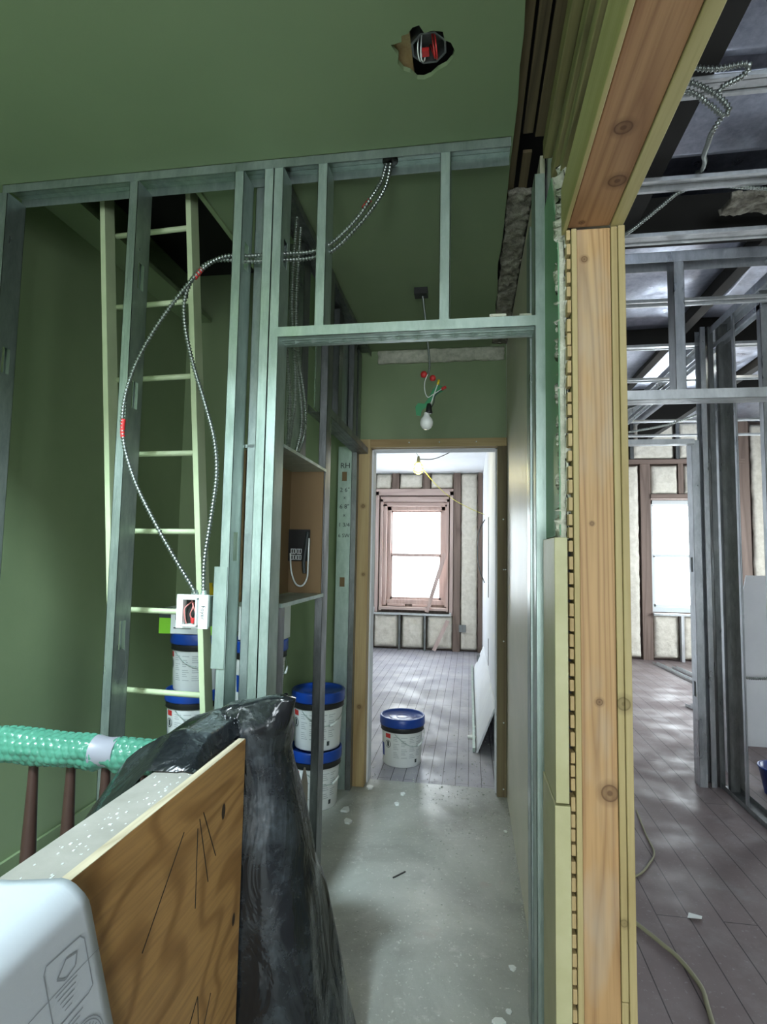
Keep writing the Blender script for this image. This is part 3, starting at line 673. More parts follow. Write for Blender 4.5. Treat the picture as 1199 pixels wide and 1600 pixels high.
# ------------------------------------------------------------------ knee wall with plywood face
kw = root('knee_wall', (-.62,.5,0), 'low stair wall with dusty cap and plywood face marked in pencil', 'low wall')
part('cap_board', MB().box(-.678,-.585,-.6,1.40,.975,1.0), M_dirtyw, kw, 'dusty grey cap', bev=.002)
part('wall_core', MB().box(-.670,-.586,-.6,1.395,0,.974), M_white, kw)
part('plywood_sheet', MB().box(-.584,-.566,-.6,1.402,0,1.003), M_ply, kw, 'orange brown plywood sheet')
part('plywood_edge', MB().box(-.5838,-.5663,-.598,1.400,1.0032,1.0042), M_plyedge, kw, 'pale layered plywood edge')
pm = MB()
for (a, b) in (((1.096,.916),(.962,.774)),((1.155,.896),(1.158,.733)),((1.162,.912),(1.214,.756)),((1.179,.918),(1.248,.794)),((1.186,.539),(1.107,.46)),((1.186,.539),(1.120,.47)),((1.186,.539),(1.198,.45)),((1.25,.50),(1.22,.45))):
    pm.beam((-.5655,*a),(-.5655,*b),.0022,.0008,(1,0,0))
part('pencil_mark', pm, M_pencil, kw, 'dark pencil strokes')
dust = MB()
for i in range(80):
    u = rnd.random(); y0 = .55+.65*rnd.random()**.8; x0 = -.595-.07*rnd.random()**1.3; s_ = rnd.uniform(.0005,.0019)
    dust.obox((x0,y0,1.0+s_*.3),(s_,0,0),(0,s_*1.4,0),(0,0,s_*.4))
o = solo('plaster_dust', dust, M_whitep, 'specks of white plaster dust on the cap of the low wall', 'dust'); o['kind'] = 'stuff'

# ------------------------------------------------------------------ black plastic
def lerp(a,b,t): return a+(b-a)*t
def tab(tb, z):
    for (z0,v0),(z1,v1) in zip(tb[:-1],tb[1:]):
        if z <= z1: return lerp(v0,v1,(z-z0)/(z1-z0))
    return tb[-1][1]
XL = [(0,-.70),(.5,-.76),(.80,-.865),(.88,-.865),(.96,-.80),(1.03,-.72),(1.07,-.62),(1.10,-.50)]
XR = [(0,-.325),(.35,-.385),(.62,-.435),(.83,-.475),(.95,-.500),(1.04,-.475),(1.10,-.462)]
YB = [(0,1.90),(.5,1.76),(.85,1.66),(1.0,1.58),(1.10,1.47)]
YFt = [(0,1.42),(.9,1.412),(1.02,1.412),(1.10,1.44)]
def sheet(u, v):
    z = 1.10*v**.85
    a = 2*PI*u; l, r_, f_, b_ = tab(XL,z), tab(XR,z), tab(YFt,z), tab(YB,z)
    cx, cy = (l+r_)/2, (f_+b_)/2; ex = 2/3.2
    c_, s_ = math.cos(a), math.sin(a)
    x = cx + (r_-l)/2*math.copysign(abs(c_)**ex, c_); y = cy + (b_-f_)/2*math.copysign(abs(s_)**ex, s_)
    amp = .014*(1 if z < 1.02 else .4)
    nd = noise.noise(Vector((x*9, y*9, z*2.2))) ; fold = 1-abs(noise.noise(Vector((x*7+3, y*7, z*1.6))))*2.4
    d = amp*nd + .010*max(0,fold)
    n_ = Vector((c_, s_, 0)); y_off = n_.y*d
    if y < 1.43 and x < -.52: y_off = max(y_off, -.004)
    zz = z + (.012*noise.noise(Vector((x*12,y*12,5))) if z > .9 else 0)
    if x > -.56 or z < 1.0: pass
    return (x + n_.x*d, max(y + y_off, 1.404 if x < -.56 else 1.38), zz)
mb = MB().grid(sheet, 150, 110)
# close the top
mbv = [v for v in mb.v[-151:]]; c_top = Vector((sum(v[0] for v in mbv)/151, sum(v[1] for v in mbv)/151, 1.105))
n0 = len(mb.v); mb.v.append(tuple(c_top)); 
for i in range(150): mb.f.append((n0-151+i, n0-151+i+1, n0)); mb.sm.append(True)
# lobe lying over the wall end and the rail end
def lobe(u, v):
    y = 1.165 + .30*v
    tt = u
    px = [(-.885,.80),(-.875,.88),(-.80,.985),(-.72,1.045),(-.66,1.06),(-.60,1.05),(-.585,1.01)]
    q = tt*6; i = min(int(q),5); f_ = q-i
    x = lerp(px[i][0],px[i+1][0],f_); z = lerp(px[i][1],px[i+1][1],f_)
    k_ = min(1, v/.35)                       # front rim lies down on the cap
    zlow = 1.004 if x > -.69 else (1.004-(-.69-x)*1.1)
    z2 = lerp(zlow, z, k_**.7) + .010*k_*noise.noise(Vector((x*16,y*10,2)))
    yy = y + (.03*(x+.62) if x<-.62 else 0)*3
    return (x, yy + (.2*(-.585-x) if x > -.62 else 0), z2)
mb.grid(lobe, 60, 40)
# pulled up peak with folds
def peak(u, v):
    a = 2*PI*u; r_ = lerp(.06,.006,v)*(1+.25*noise.noise(Vector((math.cos(a)*2,math.sin(a)*2,v)))); z = .985+.12*v
    return (-.535 + .9*r_*math.cos(a) + .05*v, 1.50 + r_*math.sin(a)*1.0 - .03*v, z)
mb.grid(peak, 48, 12)
o = solo('plastic_sheet', mb, M_sheet, 'dusty black plastic sheet draped over the end of the low wall', 'plastic sheet')
solo('newel_block', MB().box(-.70,-.52,1.46,1.60,0,1.03), M_balu, 'dark newel post bundled under the black plastic', 'post')

# ------------------------------------------------------------------ drawings draped over the wall
TOPZ = 1.012
def paper(u, v):
    """u: across the wall from left of the cap down its plywood side; v: along y to its far edge"""
    s_ = u*1.05; xa = -.565; R_ = .035
    if s_ < .42: x = -.98+s_; z = TOPZ + .004
    else:
        t_ = s_-.42; arc = R_*PI/2
        if t_ < arc: a = t_/R_; x = xa + R_*math.sin(a); z = TOPZ+.004-R_+R_*math.cos(a)
        else: x = xa+R_; z = TOPZ+.004-R_-(t_-arc)
    far = .672 + .072*min(1,s_/.42) + (.31*max(0,s_-.44) if s_ > .44 else 0)
    y = .10 + (far-.10)*v
    bulge = .014*math.sin(v*4.0+u*3)*(1 if s_ > .45 else .5)
    if s_ > .45: x += .010 + .02*(1-v) + bulge*.5
    else: z += .006*abs(math.sin(s_*9))
    return Vector((x, y, z))
dr = root('drawing_set', (-.6,.45,.5), 'white building drawings draped over the low wall at the lower left', 'paper')
part('drawing_sheet', MB().grid(paper, 90, 40, .004), M_paper, dr)
def onp(a, b, off=.0012):
    p = paper(a, b); du = paper(a+.004,b)-p; dv = paper(a,b+.01)-p; nn = dv.cross(du).normalized()
    if nn.x + nn.z < 0: nn = -nn
    return p + nn*off
def ink(mb, pts, w=.0016):
    q = [onp(a,b) for a,b in pts]
    for p0, p1 in zip(q[:-1], q[1:]):
        if (p1-p0).length > 1e-5:
            d = (p1-p0).normalized(); nn = (onp(*pts[0],.003)-onp(*pts[0])).normalized(); s_ = d.cross(nn).normalized()*w/2
            mb.add([p0-s_,p1-s_,p1+s_,p0+s_],[(0,1,2,3)])
ik = MB()
def dense(pts, k=8):
    out = []
    for (a,b),(c,d) in zip(pts[:-1],pts[1:]): out += [(lerp(a,c,i/k),lerp(b,d,i/k)) for i in range(k)]
    return out+[pts[-1]]
ub = .475
ink(ik, dense([(ub,.86),(ub+.004,.955),(ub+.012,.965),(ub+.085,.965),(ub+.09,.95),(ub+.09,.87),(ub+.083,.855),(ub+.008,.852),(ub,.86)]), .002)
for i in range(5): ink(ik, dense([(ub+.05+.007*i,.87+.004*i),(ub+.05+.007*i,.93-.006*i)]), .0016)
ink(ik, dense([(ub+.02,.94),(ub+.015,.91),(ub+.03,.88),(ub+.04,.90),(ub+.035,.93),(ub+.02,.94)]), .003)
ink(ik, dense([(ub+.045,.80),(ub+.045,1.0)]), .0012)
for i in range(3): ink(ik, dense([(ub+.10+.006*i,.86),(ub+.10+.006*i,.93-.01*i)]), .0016)
cx_, cy_ = ub+.155, .92
for rr_ in (.036,.032,.020,.010):
    ink(ik, [(cx_+rr_*math.cos(2*PI*i/28), cy_+rr_*1.45*math.sin(2*PI*i/28)) for i in range(29)], .0014 if rr_ > .012 else .006)
for i in range(24):
    q = 2*PI*i/24; ink(ik, [(cx_+.023*math.cos(q),cy_+.033*math.sin(q)),(cx_+.029*math.cos(q),cy_+.042*math.sin(q))], .002)
part('printed_mark', ik, M_paperink, dr, 'grey title block and round stamp')
gk = MB(); ink(gk, [(ub+.14+.02*math.cos(i*.4), .80+.04*math.sin(i*.4)) for i in range(9)], .004)
part('green_mark', gk, M_greenink, dr, 'faint green mark')
def curl(u, v):
    s_ = u; a = -PI*.15 + PI*.75*s_
    return (-.90+.36*u + 0*v, .12 + .44*v - .05*u*u, 1.026 + .02*math.sin(PI*min(1,u*1.0))*(.4+v*.5) - .05*max(0,u-.8)*2)
part('top_sheet', MB().grid(curl, 30, 20, .0015), M_paper, dr, 'curled upper sheet')

# ------------------------------------------------------------------ armored cables
def bx(pts, r=.0082, step=.012):
    p = resample(spline(pts, 14), step/4)
    return MB().tube(p, r, 8, lambda i: r if i % 4 in (1,2) else r*.58)
Yc = 1.795
solo('armored_cable', bx([(-.30,1.86,2.87),(-.315,1.85,2.80),(-.345,1.83,2.73),(-.40,1.83,2.65),(-.49,1.84,2.575),(-.565,1.845,2.553),(-.66,1.845,2.552),(-.80,1.845,2.553),(-.88,1.81,2.535),(-.95,1.77,2.46),(-1.06,1.755,2.31),(-1.15,1.75,2.15),(-1.195,1.75,2.00),(-1.19,1.75,1.86),(-1.14,1.75,1.72),(-1.06,1.75,1.58),(-.98,1.76,1.45),(-.925,1.775,1.36),(-.920,1.785,1.335)]), M_bx, 'armored cable making the wide outer loop down to the junction box', 'cable', 'silver armored cables into the junction box')
solo('armored_cable', bx([(-.285,1.86,2.87),(-.30,1.86,2.79),(-.335,1.85,2.715),(-.40,1.85,2.635),(-.49,1.86,2.56),(-.57,1.86,2.538),(-.66,1.86,2.537),(-.80,1.85,2.535),(-.89,1.82,2.53),(-.935,1.79,2.50),(-.975,1.775,2.44),(-.998,1.77,2.36),(-.99,1.77,2.26),(-.955,1.77,2.13),(-.905,1.77,1.99),(-.865,1.77,1.86),(-.852,1.77,1.74),(-.865,1.77,1.60),(-.885,1.775,1.45),(-.888,1.785,1.335)]), M_bx, 'armored cable making the narrow inner loop down to the junction box', 'cable', 'silver armored cables into the junction box')
solo('cable_band', MB().tube(spline([(-1.1945,1.75,1.935),(-1.196,1.75,1.90),(-1.193,1.75,1.87)],4),.0078,10), M_red, 'red band on the outer cable loop at mid height', 'cable band', 'red bands on the cables')
solo('cable_band', MB().tube(spline([(-.940,1.775,2.475),(-.965,1.77,2.44)],4),.0082,10), M_red, 'red band near the top where the cables divide', 'cable band', 'red bands on the cables')
solo('cable_band', MB().tube(spline([(-.352,1.835,2.722),(-.375,1.835,2.692)],4),.0082,10), M_red, 'red band on the cables below the ceiling track', 'cable band', 'red bands on the cables')
solo('cable_bushing', MB().lathe([(.006,0),(.028,0),(.028,.006),(.006,.006)],(-.285,1.85,2.868),16), M_black, 'black bushing where cables enter the ceiling track', 'bushing')
# hanging coil behind the doubled stud
GC = 'armored cables hanging above the electrical recess'
for i,(a,b,lb) in enumerate((((-.715,2.02),(-.70,2.06),'coil cable nearest the doubled stud'),((-.70,2.08),(-.715,2.14),'coil cable second from the doubled stud'),((-.71,2.12),(-.70,2.22),'coil cable third from the doubled stud'),((-.705,2.15),(-.71,2.30),'coil cable farthest from the doubled stud'))):
    solo('armored_cable', bx([(a[0],a[1],2.84),(a[0]-.01,a[1],2.5),(a[0],a[1]+.02,2.3),(lerp(a[0],b[0],.5)+.01,lerp(a[1],b[1],.7),2.12),(b[0],b[1],2.0),(b[0]-.01,b[1]+.02-.03*i,1.88)],.008,.010), M_bx, lb, 'cable', GC)

# junction box
jb = root('junction_box', (-.915,1.78,1.225), 'white square junction box hanging from cables with pink wires showing', 'junction box')
part('box_body', MB().box(-.968,-.864,1.775,1.82,1.228,1.332).box(-.966,-.866,1.77,1.776,1.228,1.24), M_steelf, jb, bev=.004)
X0,X1,Z0,Z1 = -.972,-.86,1.224,1.336
jf = MB().box(X0,-.945,1.762,1.775,Z0,Z1).box(-.895,X1,1.762,1.775,Z0,Z1).box(-.945,-.895,1.762,1.775,Z0,1.236).box(-.945,-.895,1.762,1.775,1.322,Z1)
jf.box(-.948,-.942,1.748,1.765,1.232,1.326).box(-.898,-.892,1.748,1.765,1.232,1.326).box(-.948,-.892,1.748,1.765,1.232,1.238).box(-.948,-.892,1.748,1.765,1.320,1.326)
part('cover_frame', jf, M_whitep, jb, 'white cover frame', bev=.0015)
part('cavity', MB().box(-.942,-.898,1.7735,1.7745,1.238,1.320), M_dark, jb, 'black plate painting the box interior shade')  # near-black plate stands for the shaded inside of the box
part('wire', MB().tube(spline([(-.925,1.772,1.31),(-.940,1.760,1.29),(-.937,1.758,1.26),(-.935,1.765,1.24)],8),.0022,6).tube(spline([(-.915,1.772,1.31),(-.912,1.758,1.29),(-.920,1.760,1.27),(-.912,1.765,1.25)],8),.0022,6).tube(spline([(-.922,1.772,1.315),(-.908,1.755,1.30),(-.90,1.76,1.27),(-.905,1.765,1.25)],8),.0022,6), M_copper, jb, 'pink wires')
part('wire_nut', MB().lathe([(0,0),(.005,.002),(.007,.018),(.006,.02),(0,.02)],(-.912,1.762,1.24),10), M_red, jb, 'red wire nut')
for x in (-.92,-.888): part('cable_connector', MB().lathe([(.006,0),(.012,0),(.012,.012),(.009,.014),(.009,.02),(.006,.02)],(x,1.787,1.330),12), M_steelf, jb)
part('handwriting', MB().text('Foyer', .020, Matrix.Translation((-.877,1.7615,1.278)) @ Matrix.Rotation(PI/2,4,'X') @ Matrix.Rotation(-PI/2,4,'Z'), .0003), M_blackp, jb, 'small black handwriting')

# ceiling box in the hole
cb = root('ceiling_box', (-.12,1.45,2.90), 'round steel ceiling box with red and white wires inside the ragged hole', 'junction box')
R8 = [(math.cos(PI/8+i*PI/4), math.sin(PI/8+i*PI/4)) for i in range(8)]
bxm = MB(); o8 = [(-.12+.052*a,1.452+.052*b) for a,b in R8]; i8 = [(-.12+.046*a,1.452+.046*b) for a,b in R8]
bxm.add([(x,y,2.893) for x,y in o8]+[(x,y,2.893) for x,y in i8]+[(x,y,2.94) for x,y in o8]+[(x,y,2.938) for x,y in i8],
  [(i,(i+1)%8,8+(i+1)%8,8+i) for i in range(8)]+[(i,(i+1)%8,16+(i+1)%8,16+i) for i in range(8)]+[(8+i,8+(i+1)%8,24+(i+1)%8,24+i) for i in range(8)]+[tuple(24+i for i in range(8)),tuple(16+i for i in range(8))])
part('box_body', bxm, M_steeld, cb)
part('wire', MB().tube(spline([(-.145,1.43,2.93),(-.150,1.44,2.88),(-.145,1.47,2.875),(-.14,1.49,2.93)],8),.002,6).tube(spline([(-.138,1.43,2.93),(-.142,1.45,2.872),(-.135,1.475,2.878),(-.13,1.485,2.93)],8),.002,6), M_whitep, cb, 'white wires')
part('wire', MB().tube(spline([(-.105,1.42,2.93),(-.098,1.44,2.875),(-.098,1.47,2.875),(-.11,1.485,2.93)],8),.0025,6).tube(spline([(-.112,1.43,2.93),(-.105,1.45,2.88),(-.104,1.47,2.88),(-.118,1.48,2.93)],8),.0025,6).box(-.14,-.12,1.455,1.475,2.89,2.90), M_red, cb, 'red wires')
hw = [(x+(.004 if x>-.13 else -.004), y) for x,y in hole]
solo('lath_board', MB().box(-.235,-.17,1.30,1.60,2.905,2.918), M_jamb, 'brown lath visible at the left of the ceiling hole', 'lath')

# ------------------------------------------------------------------ pendant bulb in hall
pb = root('pendant_bulb', (-.24,2.84,2.1), 'bare white bulb hanging on armored cable in front of the far green wall', 'light bulb')
part('ceiling_plate', MB().box(-.295,-.225,2.81,2.87,2.845,2.88).rod((-.27,2.84,2.88),(-.27,2.84,2.885),.004), M_black, pb, 'black ceiling box')
part('armored_lead', bx([(-.255,2.84,2.87),(-.246,2.84,2.80),(-.232,2.84,2.68),(-.218,2.84,2.55),(-.211,2.84,2.47),(-.218,2.84,2.42)],.007,.009), M_bx, pb)
part('wire', MB().tube(spline([(-.222,2.84,2.42),(-.236,2.84,2.38),(-.234,2.84,2.33),(-.218,2.84,2.30),(-.19,2.84,2.315),(-.14,2.84,2.345)],8),.0022,6).tube(spline([(-.167,2.84,2.37),(-.188,2.84,2.31),(-.206,2.84,2.25)],8),.003,6), M_whitep, pb, 'white wires')
part('wire', MB().tube(spline([(-.145,2.84,2.34),(-.18,2.84,2.31),(-.188,2.84,2.27),(-.203,2.84,2.24)],8),.0025,6), M_blackp, pb, 'black wire')
part('wire_nut', MB().lathe([(0,-.017),(.014,-.012),(.018,.004),(.012,.016),(0,.02)],(-.241,2.84,2.42),12), M_red, pb, 'red cable bushing')
part('wire_nut', MB().lathe([(0,-.015),(.013,-.012),(.017,.002),(.011,.014),(0,.018)],(-.194,2.84,2.40),12), M_red, pb, 'dull red cable bushing')
part('wire_nut', MB().rod((-.168,2.84,2.365),(-.162,2.84,2.39),.006), M_yellow, pb, 'yellow wire nut')
part('wire_nut', MB().rod((-.148,2.84,2.34),(-.125,2.84,2.352),.008), M_red, pb, 'red wire nut')
part('socket', MB().lathe([(0,2.265),(.010,2.265),(.014,2.25),(.015,2.235),(.018,2.222),(.017,2.215),(0,2.215)],(-.212,2.84,0),16), M_black, pb, 'black lamp socket')
part('bulb', MB().lathe([(.013,2.218),(.014,2.208),(.019,2.197),(.030,2.184),(.034,2.168),(.032,2.152),(.024,2.138),(.012,2.130),(0,2.128)],(-.224,2.84,0),24), M_bulb, pb, 'frosted white bulb')
gt = MB()
for p in ([(-.285,2.125),(-.262,2.12),(-.255,2.15),(-.235,2.165),(-.242,2.185),(-.275,2.19),(-.29,2.17)], [(-.235,2.165),(-.21,2.195),(-.175,2.235),(-.145,2.25),(-.14,2.27),(-.175,2.285),(-.20,2.26),(-.222,2.215),(-.242,2.185)]):
    gt.prism([(x+.005,z+.085) for x,z in p], 2.855, 2.858, 'xz')
part('tape_flag', gt, M_tape, pb, 'green tape flags')

# ------------------------------------------------------------------ buckets
def pail(loc, label, group, rz=0):
    r = root('plastic_pail', loc, label, 'bucket', group, rz)
    part('pail_body', MB().lathe([(0,.004),(.128,.004),(.133,.0),(.136,.006),(.148,.255),(.148,.26),(0,.26)],(0,0,0),48), M_pail, r, local=True)
    part('collar', MB().lathe([(.148,.235),(.156,.238),(.154,.252),(.156,.256),(.155,.275),(.15,.28)],(0,0,0),48), M_black, r, 'black collar ring', local=True)
    part('lid', MB().lathe([(.150,.272),(.161,.272),(.163,.28),(.162,.325),(.158,.332),(.150,.332),(.146,.322),(.143,.316),(0,.316)],(0,0,0),48).lathe([(.04,.317),(.042,.319),(.044,.317)],(0,0,0),32).lathe([(.09,.317),(.092,.319),(.094,.317)],(0,0,0),32), M_blue, r, 'blue lid', local=True)
    lab = MB()
    def arc(mb, a0, a1, z0, z1, off=.0008):
        n_ = max(2,int((a1-a0)/.12))
        vs = []
        for i in range(n_+1):
            a = a0+(a1-a0)*i/n_
            for z in (z0,z1):
                rr = .136+(z-.006)/.249*.012+off; vs.append((rr*math.cos(a), rr*math.sin(a), z))
        mb.add(vs, [(2*i,2*i+2,2*i+3,2*i+1) for i in range(n_)], True)
    for c0 in (-2.15,-1.75,-1.33,-.95):
        for j in range(13):
            if (j*7+int(c0*10)) % 5 == 0: continue
            arc(lab, c0, c0+.30-.04*((j*3)%4), .205-j*.0115, .2085-j*.0115)
    part('fine_print', lab, M_print, r, 'grey printed text rows', local=True)
    w1 = MB(); arc(w1,-2.62,-2.30,.195,.225)
    part('warning_strip', w1, M_red, r, 'red warning strip', local=True)
    w2 = MB(); pass
    for i in range(20):
        a = 2*PI*i/20; a2 = 2*PI*(i+1)/20
        for (q0,q1) in ((a,a2),):
            p = []
            for q,rr in ((q0,.022),(q1,.022),(q1,.026),(q0,.026)):
                an = -2.46+rr*math.cos(q)/.146; z = .155+rr*math.sin(q); p.append(((.1456)*math.cos(an),(.1456)*math.sin(an),z))
            w2.add(p, [(0,1,2,3)])
    arc(w2,-2.52,-2.40,.138,.172,.0012)
    part('warning_emblem', w2, M_blackp, r, 'round black warning emblem', local=True)
    w4 = MB(); arc(w4,-1.0,-.88,.03,.055)
    part('emblem', w4, M_blackp, r, 'small dark square emblem', local=True)
    w3 = MB(); arc(w3,-3.05,-2.78,.06,.15)
    part('blue_label', w3, M_blue, r, 'blue label corner', local=True)
    h = [(.162*math.cos(a)*.98, .162*math.sin(a)*.98 if False else 0, 0) for a in ()]
    hp = []
    for i in range(17):
        t_ = i/16; a = -2.05+2.0*t_; rr = .158; hp.append((rr*math.cos(a), rr*math.sin(a), .232-.085*math.sin(PI*t_)))
    hd_ = part('handle', MB().tube(hp,.0022,6), M_steelf, r, 'wire bail handle', local=True)
    part('grip', MB().tube(hp[9:13],.006,8), M_whitep, hd_, 'white plastic grip', local=True)
    return r
GB = 'white pails with blue lids'
p0 = pail((-.475,4.12,0), 'white pail with blue lid standing alone in the far doorway', GB, .25)
copy_thing(p0,(-.915,3.36,0),'lower white pail of the stack beside the far door jamb',GB,.35)
copy_thing(p0,(-.905,3.37,.333),'upper white pail of the stack beside the far door jamb',GB,.1)
copy_thing(p0,(-1.64,3.22,0),'bottom pail of the closet stack under the green box',GB,.2)
copy_thing(p0,(-1.64,3.22,.333),'middle pail of the closet stack under the green box',GB,.3)
copy_thing(p0,(-1.62,3.22,.666),'top pail of the closet stack, green box on its lid',GB,.0)
copy_thing(p0,(-1.17,3.05,0),'bottom pail of the closet stack behind the doubled stud',GB,.2)
copy_thing(p0,(-1.17,3.05,.333),'middle pail of the closet stack behind the doubled stud',GB,.5)
copy_thing(p0,(-1.17,3.05,.666),'top pail of the closet stack behind the doubled stud',GB,.9)
bx_ = root('carton', (-1.60,3.20,.999), 'green and white carton resting on the tallest pail stack', 'carton')
part('carton_body', MB().box(-1.80,-1.40,3.08,3.32,.999,1.145), M_whitep, bx_, bev=.003)
part('green_band', MB().box(-1.802,-1.73,3.078,3.1,.999,1.09), M_lime, bx_, 'lime green corner print')
part('green_band', MB().box(-1.49,-1.398,3.078,3.1,.999,1.10), M_lime, bx_, 'lime green corner print')
for b_ in ((-1.802,-1.73,3.077,3.1,1.09,1.147),(-1.70,-1.62,3.0775,3.08,1.08,1.13),(-1.71,-1.60,3.0775,3.08,1.03,1.037)): part('black_print', MB().box(*b_), M_blackp, bx_, 'black printed block')
solo('carton', MB().box(-1.26,-1.02,2.96,3.14,.999,1.20), M_whitep, 'plain white carton on the pail stack behind the doubled stud', 'carton', None, .003)
solo('yellow_bottle', MB().lathe([(0,0),(.035,0),(.035,.09),(.015,.12),(.015,.14),(0,.14)],(-1.60,3.30,1.147),16), M_yellow, 'dull yellow bottle standing behind the junction box on the carton', 'bottle')

# ------------------------------------------------------------------ far room items
lampr = root('work_lamp', (-.53,5.5,2.32), 'glowing caged work lamp hanging from the far room ceiling', 'work lamp')
part('bulb', MB().lathe([(.012,.03),(.02,.015),(.032,-.01),(.032,-.03),(.02,-.05),(0,-.055)],(-.51,5.5,2.37),20), M_glow, lampr, 'lit bulb')
cg = MB()
for i in range(8):
    a = 2*PI*i/8; cg.tube([( -.51+r_*math.cos(a), 5.5+r_*math.sin(a), 2.37+z) for r_,z in ((.02,.04),(.045,.01),(.052,-.03),(.04,-.065),(.01,-.08))],.0022,5)
for r_,z in ((.046,.008),(.052,-.03),(.04,-.065)): cg.tube([(-.51+r_*math.cos(2*PI*i/20),5.5+r_*math.sin(2*PI*i/20),2.37+z) for i in range(21)],.0022,5)
part('cage', cg, M_yel, lampr, 'yellow wire cage')
part('socket', MB().lathe([(0,.10),(.01,.10),(.016,.07),(.02,.03),(0,.03)],(-.51,5.5,2.37),14), M_cord, lampr, 'socket and hook')
part('hook', MB().tube(spline([(-.51,5.5,2.46),(-.58,5.5,2.62),(-.63,5.5,2.80)],6),.002,5), M_cord, lampr)
ll = bpy.data.lights.new('work_lamp_light','POINT'); ll.energy = 3; ll.color = (1,.9,.55); ll.shadow_soft_size = .04
lo = bpy.data.objects.new('work_lamp_light', ll); lo.location = (-.51,5.5,2.25); COL.objects.link(lo)
solo('power_cord', MB().tube(spline([(-.50,5.5,2.44),(-.36,5.5,2.44),(-.20,5.48,2.50),(-.05,5.45,2.58),(.08,5.4,2.62),(.195,5.4,2.66)],8),.004,6), M_blackp, 'black power cord swagged across the far room ceiling', 'cord')
part('lead_cord', MB().tube(spline([(-.48,5.52,2.36),(-.35,5.8,2.22),(-.2,6.2,2.12),(0,6.7,2.05),(.195,7.3,2.02)],8),.0035,6), M_yel, lampr, 'yellow cord')
solo('wood_stick', MB().beam((-.66,8.80,.60),(-.38,8.83,1.52),.06,.03,(0,1,0)), M_pinkw, 'pale wood stick leaning in the far window', 'stick')
solo('wood_stick', MB().beam((-.54,8.76,.02),(-.33,8.80,.48),.06,.02,(0,1,0)), M_pinkw, 'short reddish stick leaning below the far window sill', 'stick')
solo('outlet_box', MB().box(-.16,-.05,8.79,8.84,.31,.42), M_steeld, 'small grey outlet box low on the foam panel right of the far window', 'outlet box', None, .004)
solo('outlet_box', MB().box(.10,.195,7.45,7.55,.08,.20), M_steeld, 'grey outlet box on the right wall near the far corner floor', 'outlet box', None, .004)
solo('wall_cable', MB().tube(spline([(.19,7.2,1.95),(.12,7.2,1.8),(.10,7.2,1.5),(.13,7.2,1.3),(.19,7.2,1.15)],8),.006,6), M_blackp, 'dark cable looping off the right wall of the far room', 'cable')
for y0,y1,z0,z1,lb in ((6.0,6.12,1.05,1.9,'upper vertical slot painted as shade on the far room right wall'),(6.0,6.08,.35,.62,'lower vertical slot painted as shade on the far room right wall')):
    solo('wall_slot', MB().box(.197,.2005,y0,y1,z0,z1), M_dark, lb, 'wall opening', 'painted slots on the far room right wall')  # near-black plates paint the shade inside the slots
lp = root('leaning_panel', (.16,5.5,0), 'long white panels leaning low against the far room right wall', 'panel')
part('board', MB().add([(.055,4.4,.0),(.185,4.3,.36),(.185,7.6,.30),(.055,7.6,0),(.07,4.4,-.0),(.198,4.3,.36),(.198,7.6,.30),(.07,7.6,0)],[(0,1,2,3),(7,6,5,4),(0,4,5,1),(1,5,6,2),(2,6,7,3),(3,7,4,0)]), M_white, lp)
part('edge_strip', MB().beam((.04,4.4,.02),(.04,7.7,.02),.02,.03), M_steelf, lp, 'metal edge strip')

# ------------------------------------------------------------------ right room framing
GR = 'steel studs of the right room partitions'
YR = 2.68
track((.405,YR+.046,2.215),(1.9,YR+.046,2.215),.092,.045,False,'pale steel header track across the right room opening, lamp light in its colour',None,M_steelp,False,'door_header')
track((.405,YR+.046,2.92),(1.9,YR+.046,2.92),.092,.05,True,'upper steel track of the near right room partition',None,M_steelr)
stud(.935,YR+.003,2.226,2.915,'short steel stud standing on the right room header track',GR,web='L',w=.045,d=.086,mat=M_steelr)
stud(1.655,3.42,0,3.05,'wide steel stud at the right edge of the frame with pressed dimples',GR,web='L',w=.10,d=.045,mat=M_steelr,holes=())
YC = 4.05
track((.43,YC-.02,2.265),(1.50,YC-.02,2.265),.07,.035,False,'thin steel header beyond the first, ending at the stud cluster',None,M_steelp,False,'door_header')
stud(1.50,YC,0,2.30,'front steel stud of the cluster where two partitions meet',GR,web='L',w=.05,mat=M_steelr,holes=(1.45,.62))
stud(1.575,YC+.01,0,3.10,'second steel stud in the partition cluster',GR,web='R',w=.034,mat=M_steelr)
stud(1.625,YC+.01,0,3.10,'wide punched stud of the cluster with oval holes',GR,web='L',w=.034,mat=M_steeld,holes=(2.2,1.45,.75))
stud(1.665,YC-.05,0,3.10,'broad flat dark stud right of the cluster',GR,web='L',w=.092,d=.036,mat=M_steeld)
stud(1.80,YC+.3,0,3.10,'rear slim stud seen right of the cluster',GR,web='L',w=.035,mat=M_steelr)
stud(1.64,3.72,0,3.05,'middle stud along the partition toward the frame edge',GR,web='L',w=.01,d=.03,mat=M_steelr)
track((1.68,4.1,0.002),(1.68,3.42,0.002),.092,.03,False,'steel floor track at the foot of the right partition',None,M_steeld)
track((1.68,6.6,3.09),(1.68,2.2,3.09),.092,.05,True,'sloping looking top track of the right partition running into depth',None,M_steelr)
track((1.68,6.6,2.97),(1.68,3.4,2.97),.05,.03,True,'second lower track beside the partition top running into depth',None,M_steelr)
